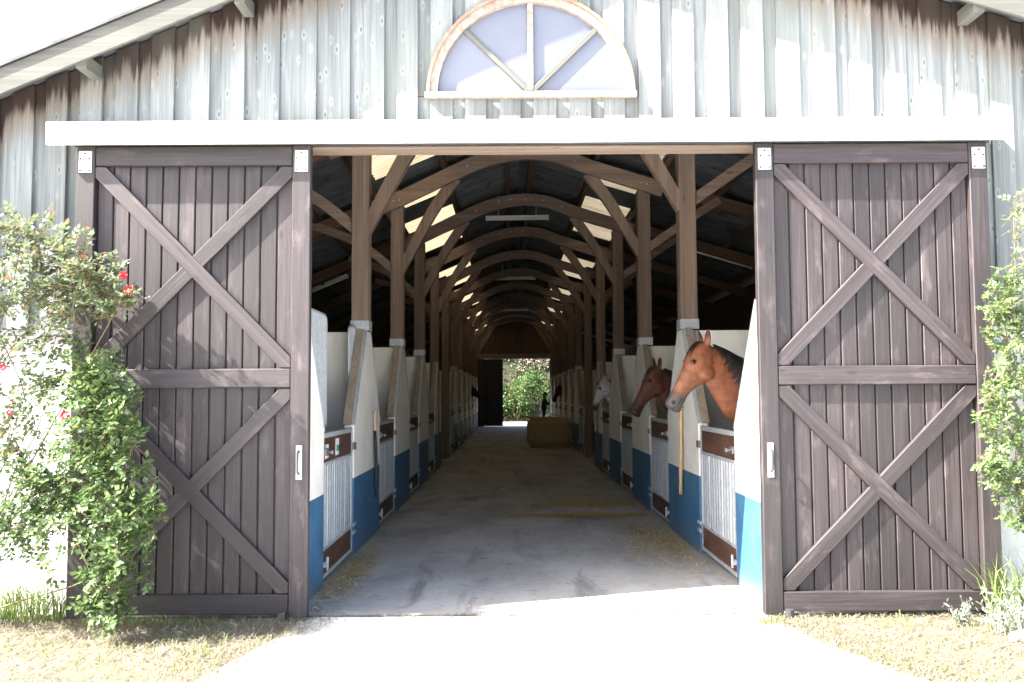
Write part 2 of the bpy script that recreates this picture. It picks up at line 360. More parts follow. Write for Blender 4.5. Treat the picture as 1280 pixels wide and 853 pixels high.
while x < XR:
    w = .166 + uni(-.008, .008); gpw = .098 + uni(-.008, .008)
    for (a, b, y0, y1) in ((x, min(x + w, XR), 6.545, 6.577), (x + w - .03, min(x + w + gpw + .03, XR), 6.5785, 6.599)):
        if b - a < .02: continue
        j = uni(-.002, .002)
        zb = 2.105
        if b > -1.64 and a < 1.95: zb = 3.44
        pieces = [(a, b, zb, None)]
        if b > WX - WR and a < WX + WR:        # around the arched window
            below = (a, b, zb, WZ - .005); ax = max(abs(a - WX), abs(b - WX)); inn = min(abs(a - WX), abs(b - WX)) if (a - WX) * (b - WX) > 0 else 0
            pieces = [below, (a, b, None, None)]
        for (pa, pb, z0, z1) in pieces:
            if z0 is not None and z1 is None: poly = board_span(pa, pb, y0, y1, z0)
            elif z1 is not None: poly = [(pa, z0), (pb, z0), (pb, z1), (pa, z1)]
            else:
                def arc(xx): return WZ + math.sqrt(max(0, (WR - .02) ** 2 - (xx - WX) ** 2))
                ns = 5; xs = [pa + (pb - pa) * k / ns for k in range(ns + 1)]
                poly = [(q, arc(q)) for q in xs] + [(pb, roof(pb) - .03), (pa, roof(pa) - .03)]
                if pa < RX < pb: poly.insert(len(poly) - 1, (RX, roof(RX) - .03))
            prism('board', cl, W_GREY['Z'], poly, 'Y', y0 + j, y1 + j, .0025)
    x += w + gpw
# nail heads on the boards
# arched window
def arc_ring(r0, r1, y0, y1, a0, a1, n, c=(WX, WZ)):
    o = [(c[0] + r1 * math.cos(a0 + (a1 - a0) * k / n), c[1] + r1 * math.sin(a0 + (a1 - a0) * k / n)) for k in range(n + 1)]
    q = [(c[0] + r0 * math.cos(a0 + (a1 - a0) * k / n), c[1] + r0 * math.sin(a0 + (a1 - a0) * k / n)) for k in range(n + 1)]
    bm = bmesh.new()
    for k in range(n):
        f = [o[k], o[k + 1], q[k + 1], q[k]]; prism_bm(f, 'Y', y0, y1, bm)
    bmesh.ops.remove_doubles(bm, verts=bm.verts, dist=1e-5)
    dup = [f for f in bm.faces if len([e for e in f.edges if len(e.link_faces) > 2]) >= 2 and abs(f.normal.y) < .5 and all(len(e.link_faces) > 2 for e in f.edges)]
    bmesh.ops.delete(bm, geom=dup, context='FACES')
    return bm
win = finish('arched_window', arc_ring(.706, .765, 6.522, 6.60, 0, math.pi, 36), M_ARCHF, barn)
finish('outer_trim', arc_ring(.766, .79, 6.510, 6.5445, -.01, math.pi + .01, 36), plain('reddish_trim', (.20, .10, .065), (.30, .20, .15), (12, 12, 12)), win)
for k in range(4):
    a0 = math.pi * k / 4; n = 8
    prism('pane', win, M_PANE, [(WX, WZ)] + [(WX + .72 * math.cos(a0 + math.pi / 4 * j / n), WZ + .72 * math.sin(a0 + math.pi / 4 * j / n)) for j in range(n + 1)], 'Y', 6.562, 6.572)
for a in (math.pi / 4, math.pi / 2, 3 * math.pi / 4):
    wv = .045 if a == math.pi / 2 else .038
    y_ = 6.545 if a == math.pi / 2 else 6.5475
    bar('mullion', win, M_ARCHF if a == math.pi / 2 else W_VERGE, (WX + .03 * math.cos(a), y_, WZ + .03), (WX + .708 * math.cos(a), y_, WZ + .708 * math.sin(a)), wv, .026)
box('sill', win, M_ARCHF, (WX - .80, WX + .80), (6.50, 6.542), (WZ - .035, WZ + .012), .004)
# shell
box('side_wall', barn, W_DBRN, (XL, XL + .12), (FY + .2, YB), (0, roof(XL) - .05), .004)
box('side_wall', barn, W_DBRN, (XR - .12, XR), (FY + .2, YB), (0, roof(XR) - .05), .004)
def far_wall():
    bm = bmesh.new(); x = XL
    while x < XR:
        b = min(x + .15, XR); zb = 0 if (b <= -1.42 or x >= 1.97) else 3.48
        a, c = x + .004, b - .004
        if x < -1.42 < b: zb = 0
        j = uni(0, .012)
        prism_bm([(a, zb), (c, zb), (c, roof(c) - .03), (a, roof(a) - .03)], 'Y', YB + j, YB + .05, bm); x = b
    prism_bm([(XL, 0), (-1.42, 0), (-1.42, roof(-1.42) - .03), (XL, roof(XL) - .03)], 'Y', YB + .051, YB + .09, bm)
    prism_bm([(1.97, 0), (XR, 0), (XR, roof(XR) - .03), (1.97, roof(1.97) - .03)], 'Y', YB + .051, YB + .09, bm)
    prism_bm([(-1.42, 3.48), (1.97, 3.48), (1.97, roof(1.97) - .03), (RX, RZ - .03), (-1.42, roof(-1.42) - .03)], 'Y', YB + .051, YB + .09, bm)
    return finish('far_wall', bm, W_DBRN['Z'], barn)
far_wall()
box('far_lintel', barn, W_BEAM, (-1.75, 2.25), (YB - .14, YB - .02), (3.40, 3.66))
fd = box('far_sliding_door', barn, W_DARK, (-1.43, -.39), (YB - .09, YB - .045), (.03, 3.39))
for xx in (-1.40, -.44): box('stile', fd, W_DARK, (xx - .03, xx + .05), (YB - .125, YB - .092), (.03, 3.39))
for zz in (.1, 1.6, 3.25): box('rail', fd, W_DARK, (-1.345, -.475), (YB - .125, YB - .092), (zz, zz + .12))

# posts, trusses, purlins
def bracket(parent, xc, yc, z, s=.103, sy=.108):
    bm = bmesh.new(); add_box(bm, (xc - s, xc + s), (yc - sy, yc + sy), (z, z + .11))
    for dx in (-.05, .05): add_cyl(bm, (xc + dx, yc - sy - .014, z + .055), (xc + dx, yc - sy, z + .055), .013, n=6)
    return finish('bracket', bm, M_GALV, parent)
for k in range(NP):
    y = P0 + BAY * k
    for px, side in ((PL, -1), (PR, 1)):
        zt = 4.40 if side < 0 else 4.60
        p = box('post', barn, W_BEAM, (px - .094, px + .094), (y - .1, y + .1), (2.31 if k not in (3, 4) else .012, zt), .006)
        if k not in (3, 4): bracket(p, px, y, 2.312)
    tr = curve_beam('truss', barn, W_BEAM['X'], [(-2.02, 4.32), (PL, 4.45), (-.81, 4.86), (-.36, 5.05), (.14, 5.15), (.66, 5.12), (1.18, 4.93), (PR, 4.68), (2.25, 4.59)], .215, y - .17, y - .101)
    for side in (-1, 1):
        if side < 0: a = [(PL + .05, 3.42), (-1.38, 3.86), (-1.13, 4.32), (-.80, 4.80)]
        else: a = [(PR - .05, 3.66), (1.68, 4.08), (1.44, 4.48), (1.16, 4.86)]
        curve_beam('brace', tr, W_BEAM['Z'], a, (.13, .17), y - .095, y + .02)
        if side < 0: b = [(PL - .05, 3.44), (-2.25, 3.85), (-2.95, 4.12)]
        else: b = [(PR + .05, 3.74), (2.72, 4.22), (3.1, 4.46)]
        curve_beam('side_brace', tr, W_BEAM['X'], b, .12, y - .06, y + .05)
        xe = XL + .1 if side < 0 else XR - .1; x0 = PL + .05 if side < 0 else PR - .05
        bar('rafter', tr, W_DBRN, (x0, y, roof(x0) - .27), (xe, y, roof(xe) - .27), .18, .09)
    bm = bmesh.new()
    for xx, zz in ((-.62, 4.95), (-.2, 5.12), (.02, 5.16), (.28, 5.17), (.6, 5.14), (.95, 5.02), (-1.62, 4.45), (-1.70, 4.44), (1.93, 4.69), (2.01, 4.67)):
        add_cyl(bm, (xx, y - .182, zz), (xx, y - .1705, zz), .012, n=6)
    finish('bolts', bm, M_GALV, tr)
for xx in (-4.6, -3.7, -2.85, -2.02, -.97): box('purlin', barn, W_DBRN, (xx - .035, xx + .035), (6.62, YB + .3), (roof(xx) - .175, roof(xx) - .045))
for xx in (-.03, .35): box('ridge_purlin', barn, W_DBRN, (xx - .04, xx + .04), (6.62, YB + .3), (roof(xx) - .20, roof(xx) - .05))
for xx in (1.29, 2.25, 3.1, 4.0, 4.85): box('purlin', barn, W_DBRN, (xx - .035, xx + .035), (6.62, YB + .3), (roof(xx) - .175, roof(xx) - .045))
# bargeboards and the ends of the purlins showing under them
def barge(xe, s):
    f = lambda x: roof(x) - .155
    prism('bargeboard', barn, W_VERGE['X'], [(RX, f(RX)), (xe, f(xe)), (xe, f(xe) + .195), (RX, f(RX) + .195)], 'Y', 6.275, 6.300, .003)
    prism('verge_cap', barn, M_DRKMET, [(RX, f(RX) + .197), (xe, f(xe) + .197), (xe, f(xe) + .222), (RX, f(RX) + .222)], 'Y', 6.255, 6.38)
barge(XL - .35, -1); barge(XR + .35, 1)
for xx in (-1.98, -3.13, 3.46, 4.6):
    box('lookout', barn, W_VERGE, (xx - .04, xx + .04), (6.303, 6.55), (roof(xx) - .195, roof(xx) - .085))
# roof sheets
roofp = box('roof', barn, M_DRKMET, (RX - .12, RX + .12), (6.22, YB + .45), (RZ + .05, RZ + .08), .01)
SHM = {}
def sheet_mesh(xa, xb, L, sky):
    key = (xa, xb, round(L, 3), sky)
    if key not in SHM:
        bm = bmesh.new(); n = int(L / .0185); rows = []
        zc = lambda x: (roof(x) if x != RX else RZ)
        for i in range(n + 1):
            yy = L * i / n; c = .017 * math.sin(2 * math.pi * yy / .148)
            rows.append([bm.verts.new((q, yy, zc(q) + c)) for q in (xa, xb)])
        for i in range(n): bm.faces.new((rows[i][0], rows[i][1], rows[i + 1][1], rows[i + 1][0]))
        me = bpy.data.meshes.new('roof_sheet'); bm.to_mesh(me); bm.free(); me.materials.append(M_SKYL if sky else M_SHEET)
        for p in me.polygons: p.use_smooth = True
        SHM[key] = me
    return SHM[key]
ys = [6.95 - .148 * 4]; y = 6.95
while y < YB: ys += [y, y + 1.184]; y += 2.22
ys = [q for q in ys if q < YB + .3]; ys.append(ys[-1] + 1.036)
for i in range(len(ys) - 1):
    a, b = ys[i], ys[i + 1]; sky_row = i % 2 == 1
    for (xa, xb, s) in ((XL - .35, -1.93, False), (-2.02, -.93, sky_row), (-1.02, RX, False), (RX, 1.34, False), (1.25, 2.29, sky_row), (2.2, XR + .35, False)):
        zo = 0 if (xa < -2.5 or xb > 3) else (.010 if s or (xa in (-2.02, 1.25)) else .020)
        o = bpy.data.objects.new('skylight_sheet' if s else 'roof_sheet', sheet_mesh(xa, xb, round(b - a + .074, 3), s))
        link(o, roofp, (0, a - .037, zo + (.003 if i % 2 else 0)))

# sliding doors
def sliding_door(x0, x1, inner_right, label):
    yf = 6.35; zb, zt = .045, 3.435
    sw = .133
    d = box('sliding_door', barn, W_DARK, (x0 + .02, x1 - .02), (yf + .072, yf + .09), (zb + .04, zt - .04))
    d['label'] = label
    xa, xb = x0 + sw, x1 - sw; n = 12; bw = (xb - xa) / n
    for i in range(n):
        o = box('board', d, W_DARK, (xa + bw * i + .005, xa + bw * (i + 1) - .005), (yf + .050, yf + .070), (.10, 3.40), .005)
        o.location.y += uni(-.002, .002)
    for (a, b) in ((x0, x0 + sw), (x1 - sw, x1)): box('stile', d, W_DARK, (a, b), (yf, yf + .071), (zb - .015, zt), .006)
    for (a, b) in ((3.285, 3.43), (1.66, 1.797), (.05, .19)): box('rail', d, W_DARK, (xa + .003, xb - .003), (yf + .003, yf + .049), (a, b), .006)
    for (z0, z1) in ((1.80, 3.282), (.193, 1.657)):
        L = math.hypot(xb - xa, z1 - z0); ww = .108; a = math.atan2(z1 - z0, xb - xa); cx, cz = (xa + xb) / 2, (z0 + z1) / 2
        # brace cut to the corner of its panel
        def brace(sgn, y0, y1):
            n_ = Vector((-math.sin(a), math.cos(a))) * ww / 2; hx, hz = (xb - xa) / 2 - .004, (z1 - z0) / 2 - .004
            e = ww / 2 / math.sin(a); f = ww / 2 / math.cos(a)
            poly = [(-hx, -hz), (-hx + e, -hz), (hx, hz - f), (hx, hz), (hx - e, hz), (-hx, -hz + f)]
            poly = [(p * sgn, q) for p, q in poly]
            bm = prism_bm(poly, 'Y', y0, y1); bmesh.ops.recalc_face_normals(bm, faces=bm.faces)
            bmesh.ops.rotate(bm, verts=bm.verts, cent=(0, 0, 0), matrix=Matrix.Rotation(a * sgn, 3, 'Y'))
            bmesh.ops.bevel(bm, geom=bm.edges[:], offset=.003, segments=1, affect='EDGES')
            me = bpy.data.meshes.new('brace'); bm.to_mesh(me); bm.free(); me.materials.append(W_DARK['X'])
            o = link(bpy.data.objects.new('brace', me), d, (cx, 0, cz)); o.rotation_euler = (0, -a * sgn, 0)
            o.location.y = -WORLD[d.name].y
        brace(1, yf + .010, yf + .048); brace(-1, yf + .004, yf + .046)
    for xc in (x0 + sw / 2, x1 - sw / 2):
        bm = bmesh.new(); add_box(bm, (xc - .048, xc + .048), (yf - .010, yf - .001), (3.235, 3.395)); bmesh.ops.bevel(bm, geom=bm.edges[:], offset=.004, segments=1, affect='EDGES'); nf = set(bm.faces)
        for dx, dz in ((-.032, 3.335), (.032, 3.335), (0, 3.375), (-.034, 3.25), (.034, 3.25)): add_cyl(bm, (xc + dx, yf - .017, dz), (xc + dx, yf - .009, dz), .008, n=6)
        for f_ in bm.faces: f_.material_index = 0 if f_ in nf else 1
        finish('strap', bm, M_STRAP, d).data.materials.append(M_DRKMET)
    xh = (x1 - .065) if inner_right else (x0 + .062)
    h = box('handle', d, M_GALV, (xh - .022, xh + .022), (yf - .008, yf - .001), (1.00, 1.245), .003)
    bm = bmesh.new(); add_tube(bm, [(xh, yf - .006, 1.04), (xh, yf - .045, 1.055), (xh, yf - .05, 1.12), (xh, yf - .045, 1.19), (xh, yf - .006, 1.205)], .008, 6)
    finish('grip', bm, M_DRKMET, None); bpy.context.view_layer.update()
    g = bpy.data.objects[[o.name for o in COL.objects if o.name.startswith('grip') and o.parent is None][0]]
    g.parent = d; g.location = WORLD[g.name] - WORLD[d.name]
    bm = bmesh.new(); xr = x1 - .17 if inner_right else x0 + .165
    add_cyl(bm, (xr, yf - .03, .03), (xr, yf - .03, .075), .03, n=10); add_cyl(bm, (xr, yf - .03, .004), (xr, yf - .03, .03), .022, n=10); add_cyl(bm, (xr, yf - .03, .06), (xr, yf + .03, .06), .012, n=8)
    finish('floor_roller', bm, M_DRKMET, d)
sliding_door(-3.167, -1.455, True, 'dark stained plank sliding door leaf beside the rose with red blooms')
sliding_door(1.80, 3.50, False, 'dark stained plank sliding door leaf beside the bright bay horse stall')

# ------------------------------------------------------------------ stalls
def stall(side, label, first):
    F = FL if side < 0 else FR; s = side
    t = thing('horse_stall', (F, P0, 0), label, 'stall', 'horse stalls along the aisle')
    def X(d): return F + s * d
    def xr(d0, d1): a, b = X(d0), X(d1); return (min(a, b), max(a, b))
    c = P0; hw = .86
    poly = [(c - hw, 0), (c + hw, 0), (c + hw, 1.32), (c + .13, 2.305), (c - .13, 2.305), (c - hw, 1.32)]
    a, b = xr(0, .10)
    pil = prism('pillar', t, M_PAINT, poly, 'X', a, b, .004)
    def edge(p, q, d0, d1, th, mat, name, off):
        p, q = Vector(p), Vector(q); n = Vector((-(q - p).y, (q - p).x)).normalized()
        x0, x1 = xr(d0, d1)
        return prism(name, pil, mat, [tuple(p + n * off), tuple(q + n * off), tuple(q + n * (off + th)), tuple(p + n * (off + th))], 'X', x0, x1, .002)
    for (p, q, sg) in (((c - hw, 1.30), (c - .13, 2.305), 1), ((c + .13, 2.305), (c + hw, 1.30), 1)):
        edge(p, q, -.006, .03, .014, M_GALV, 'edging', .001)
        edge(p, q, .031, .115, .022, W_TAUPE['Z'], 'capping_board', .001)
    x0, x1 = xr(.101, 3.3)
    box('partition', t, M_PAINT, (x0, x1), (c - .045, c + .045), (.01, 2.30), .004)
    # half door on the near side of the pillar
    y0, y1 = c - BAY + hw + .02, c - hw - .02
    bm = bmesh.new(); ft = .038
    a, b = xr(.012, .05)
    for (ya, yb_, z0, z1) in ((y0, y0 + ft, .05, 1.28), (y1 - ft, y1, .05, 1.28), (y0 + ft, y1 - ft, 1.235, 1.28), (y0 + ft, y1 - ft, .05, .085), (y0 + ft, y1 - ft, 1.00, 1.03), (y0 + ft, y1 - ft, .285, .31)):
        add_box(bm, (a, b), (ya, yb_), (z0, z1))
    bmesh.ops.bevel(bm, geom=bm.edges[:], offset=.005, segments=1, affect='EDGES')
    dr = finish('stall_door', bm, M_GALV, t)
    bm = bmesh.new(); n = 96; rows = []
    for i in range(n + 1):
        yy = y0 + ft + (y1 - y0 - 2 * ft) * i / n; ph = (i / n * 13) % 1
        dd = .018 if ph < .55 else (.034 if ph > .65 and ph < .9 else .026)
        rows.append((bm.verts.new((X(dd), yy, .30)), bm.verts.new((X(dd), yy, 1.01))))
    for i in range(n): bm.faces.new((rows[i][0], rows[i + 1][0], rows[i + 1][1], rows[i][1]))
    finish('ribbed_panel', bm, M_GALV, dr)
    for (z0, z1) in ((1.035, 1.232), (.088, .283)): box('plank', dr, W_PLANK, xr(.018, .044), (y0 + ft + .002, y1 - ft - .002), (z0, z1), .003)
    hy, ly = (y1, y0)
    for z in (.22, .30): box('hinge', dr, M_GALV, xr(-.012, .006), (hy - .05, hy + .09), (z, z + .035), .004)
    box('hinge', dr, M_HOLE, xr(-.014, .006), (hy - .03, hy + .07), (1.06, 1.13), .004)
    bm = bmesh.new(); a, b = xr(-.016, .012)
    add_box(bm, (a, b), (ly + .005, ly + .12), (1.09, 1.15)); add_cyl(bm, (X(-.016), ly + .06, 1.12), (X(-.06), ly + .06, 1.12), .012, n=8); add_box(bm, xr(-.066, -.05), (ly + .03, ly + .09), (1.105, 1.135))
    finish('latch', bm, M_HOLE, dr)
    bm = bmesh.new(); add_box(bm, xr(-.016, .010), (ly + .01, ly + .10), (.16, .20)); add_cyl(bm, (X(-.02), ly + .05, .13), (X(-.02), ly + .05, .24), .012, n=8)
    finish('foot_bolt', bm, M_GALV, dr)
    return t
def entrance_jamb(t, side):
    F = FL if side < 0 else FR
    def xr(d0, d1): a, b = F + side * d0, F + side * d1; return (min(a, b), max(a, b))
    y0, y1 = FY + .001, P0 - BAY + .86
    x0, x1 = xr(0, .10)
    j = prism('pillar', t, M_PAINT, [(y0, .001), (y1, .001), (y1, 1.32), (y0 + .13, 2.32), (y0, 2.32)], 'X', x0, x1, .004)
    p, q = Vector((y0 + .13, 2.32)), Vector((y1, 1.30)); n = Vector((-(q - p).y, (q - p).x)).normalized()
    for d0, d1, mat, th in ((-.006, .03, M_GALV, .014), (.031, .10, W_TAUPE['Z'], .022)):
        a, b = xr(d0, d1)
        prism('edging', j, mat, [tuple(p + n * .001), tuple(q + n * .001), tuple(q + n * (th + .001)), tuple(p + n * (th + .001))], 'X', a, b, .002)
def grille(t, side, ya, yb):
    """rounded panel of galvanised bars fixed behind the pillar"""
    F = FL if side < 0 else FR; X0 = F + side * .135
    bm = bmesh.new(); r = .012; z0, z1 = 1.33, 2.335; c = .07
    add_tube(bm, [(X0, yb, z0), (X0, yb, z1 - c), (X0, yb - c * .3, z1 - c * .3), (X0, yb - c, z1), (X0, ya + c, z1), (X0, ya + c * .3, z1 - c * .3), (X0, ya, z1 - c), (X0, ya, z0)], .018, 8)
    add_tube(bm, [(X0, ya, z0), (X0, yb, z0)], .016, 8)
    n = int((yb - ya) / .05) * 8; prev = None
    for i in range(n + 1):
        yy = ya + (yb - ya) * i / n; xx = X0 - side * (.016 if i % 8 in (0, 1, 2, 3) else -.008); e_ = min(yy - ya, yb - yy); zt = z1 - max(0, c - e_) * .8
        cur = (bm.verts.new((xx, yy, z0)), bm.verts.new((xx, yy, zt)))
        if prev: bm.faces.new((prev[0], cur[0], cur[1], prev[1]))
        prev = cur
    finish('ribbed_screen', bm, M_GALV, t)
LAB_R = {0: 'blue and white stall where the bright bay horse looks out', 1: 'blue and white stall where the dark bay horse looks out', 2: 'blue and white stall between the dark bay horse and the grey horse', 3: 'blue and white stall where the grey horse looks out'}
ORD = ['first', 'second', 'third', 'fourth', 'fifth', 'sixth', 'seventh', 'eighth', 'ninth', 'tenth', 'eleventh', 'twelfth']
LAB_L = {0: 'stall opposite the bright bay horse, sticker on its half door and ribbed metal screens', 1: 'stall opposite the dark bay horse, second from the entrance', 2: 'third stall from the entrance on the side without near horses', 3: 'fourth stall from the entrance on the side without near horses'}
for side, LB in ((1, LAB_R), (-1, LAB_L)):
    base = stall(side, LB[0], True); src_kids = [c for c in base.children]
    for k in range(1, NP):
        if k == 4: continue
        c = copy_tree(base, None, base.location + Vector((0, BAY * k, 0)))
        n = ORD[k - 5 if k > 4 else k]
        c['label'] = LB.get(k) or ('%s stall beyond the dark cross passage, on the %s side of the aisle' % (n, 'hay bale' if side > 0 else 'far dark horse'))
    entrance_jamb(base, side)
    if side < 0:
        grille(base, side, P0 - .45, P0 + .35); grille(base, side, 6.85, 8.12)
        d = [o for o in base.children if o.name.startswith('stall_door')][0]
        st = box('sticker', d, M_STICK, (FL - .017, FL - .012), (P0 - 1.72, P0 - 1.58), (1.06, 1.21), .001)
        box('sticker_band', d, M_GREEN, (FL - .012, FL - .010), (P0 - 1.71, P0 - 1.59), (1.095, 1.15), 0)
        box('sticker', d, M_STICK, (FL - .017, FL - .012), (P0 - 2.17, P0 - 2.05), (1.06, 1.18), .001)
# dark cross passage in the fifth bay: boarded panels set back from the aisle
for side in (-1, 1):
    F = (FL if side < 0 else FR) + side * .9
    w = box('passage_wall', barn, W_DBRN, (F - .03, F + .03), (P0 + BAY * 3 + .2, P0 + BAY * 4 - .2), (.01, 2.6))

# ------------------------------------------------------------------ lamps
def lamp(p, q, label):
    p, q = Vector(p), Vector(q); c = (p + q) / 2; t = thing('fluorescent_lamp', (c.x, c.y, c.z), label, 'lamp', 'fluorescent lamps under the roof')
    a = math.atan2(q.z - p.z, q.x - p.x); L = (q - p).length
    o = box('housing', t, M_STRAP, (c.x - L / 2, c.x + L / 2), (c.y - .05, c.y + .05), (c.z + .02, c.z + .07), .008, (0, -a, 0))
    o.location = Vector((-math.sin(a) * .045, 0, math.cos(a) * .045))
    bm = bmesh.new(); d = (q - p).normalized(); add_cyl(bm, p + d * .03, q - d * .03, .019, n=12)
    finish('tube', bm, M_TUBE, t, smooth=True)
    bm = bmesh.new()
    for e in (p + d * .02, q - d * .02): add_box(bm, (e.x - .02, e.x + .02), (e.y - .02, e.y + .02), (e.z - .022, e.z + .03))
    finish('end_cap', bm, M_STRAP, t)
    bm = bmesh.new(); zr = roof(c.x)
    for e in (p.lerp(q, .2), p.lerp(q, .8)): add_cyl(bm, (e.x, e.y, e.z + .06), (e.x, e.y, roof(e.x) - .01), .006, n=6)
    finish('hanger', bm, M_GALV, t)
for yy, z, lb in ((16.6, 4.93, 'unlit fluorescent tube over the aisle, closest to the entrance'), (25.5, 4.95, 'unlit fluorescent tube over the middle of the aisle'), (35.6, 5.0, 'unlit fluorescent tube over the far end of the aisle')):
    lamp((RX - .62, yy, z), (RX + .58, yy, z + .012), lb)
lamp((-4.3, 17.3, roof(-4.3) - .22), (-3.2, 17.3, roof(-3.2) - .22), 'unlit tube lamp under the roof above the stalls opposite the horses')
lamp((3.55, 16.9, roof(3.55) - .20), (4.68, 16.9, roof(4.68) - .20), 'unlit tube lamp under the roof above the horses')

# ------------------------------------------------------------------ lofted bodies
def add_loft(bm, rings, n=22):
    """ring: centre, a (up axis), b (side axis), extent along +a, extent along -a, half width"""
    prev = None
    for (c, a, b, ru, rd, rw) in rings:
        c, a, b = Vector(c), Vector(a), Vector(b)
        ring = []
        for i in range(n):
            t = 2 * math.pi * i / n; s_ = math.sin(t)
            ring.append(bm.verts.new(c + b * math.cos(t) * rw + a * s_ * (ru if s_ > 0 else rd)))
        if prev:
            for i in range(n): bm.faces.new((prev[i], prev[(i + 1) % n], ring[(i + 1) % n], ring[i]))
        else: bm.faces.new(ring[::-1])
        prev = ring
    bm.faces.new(prev)
def add_ball(bm, c, r, seg=12):
    bmesh.ops.create_uvsphere(bm, u_segments=seg, v_segments=seg // 2 + 2, radius=1, matrix=Matrix.Translation(c) @ Matrix.Diagonal((*r, 1)))
def remesh(bm, voxel, smooth=3):
    bmesh.ops.recalc_face_normals(bm, faces=bm.faces)
    me = bpy.data.meshes.new('tmp'); bm.to_mesh(me); bm.free()
    o = bpy.data.objects.new('tmp', me); COL.objects.link(o)
    md = o.modifiers.new('r', 'REMESH'); md.mode = 'VOXEL'; md.voxel_size = voxel; md.adaptivity = 0
    sm = o.modifiers.new('s', 'SMOOTH'); sm.factor = .5; sm.iterations = smooth
    dg = bpy.context.evaluated_depsgraph_get(); res = bpy.data.meshes.new_from_object(o.evaluated_get(dg))
    bpy.data.objects.remove(o); bpy.data.meshes.remove(me)
    for p in res.polygons: p.use_smooth = True
    res.materials.clear()
    return res
def coat_mat(name, rough=.62):
    m, nt, p, out = nodes_of(name); g = G(nt)
    a = g.n('ShaderNodeVertexColor'); a.layer_name = 'coat'
    v = g.coords('object', False); f = g.noise(v, (16, 16, 16), 4, .6)
    h = g.n('ShaderNodeHueSaturation'); g.l(a.outputs[0], h.inputs['Color']); g.l(g.ramp(f, .3, .7, .74, 1.2), h.inputs['Value'])
    g.l(h.outputs[0], p.inputs['Base Color']); p.inputs['Roughness'].default_value = rough
    p.inputs['Specular IOR Level'].default_value = .3
    fine = g.math('ADD', g.noise(v, (170, 170, 60), 2, .5), g.math('MULTIPLY', g.noise(v, (11, 11, 11), 3, .5), 3.5)); g.l(g.bump(fine, .3, .006), p.inputs['Normal'])
    return m
M_COAT = coat_mat('horse_coat')
M_HAIR = plain('black_hair', (.010, .009, .009), (.028, .024, .022), (60, 60, 6), rough=.5, rvar=0, bump=.2)
M_GHAIR = plain('grey_hair', (.13, .13, .135), (.26, .26, .27), (60, 60, 6), rough=.6, rvar=0, bump=.2)
M_EYE = plain('dark_eye', (.008, .006, .005), rough=.08, bump=0, rvar=0)
def mixc(a, b, t): t = max(0, min(1, t)); return tuple(a[i] + (b[i] - a[i]) * t for i in range(3))

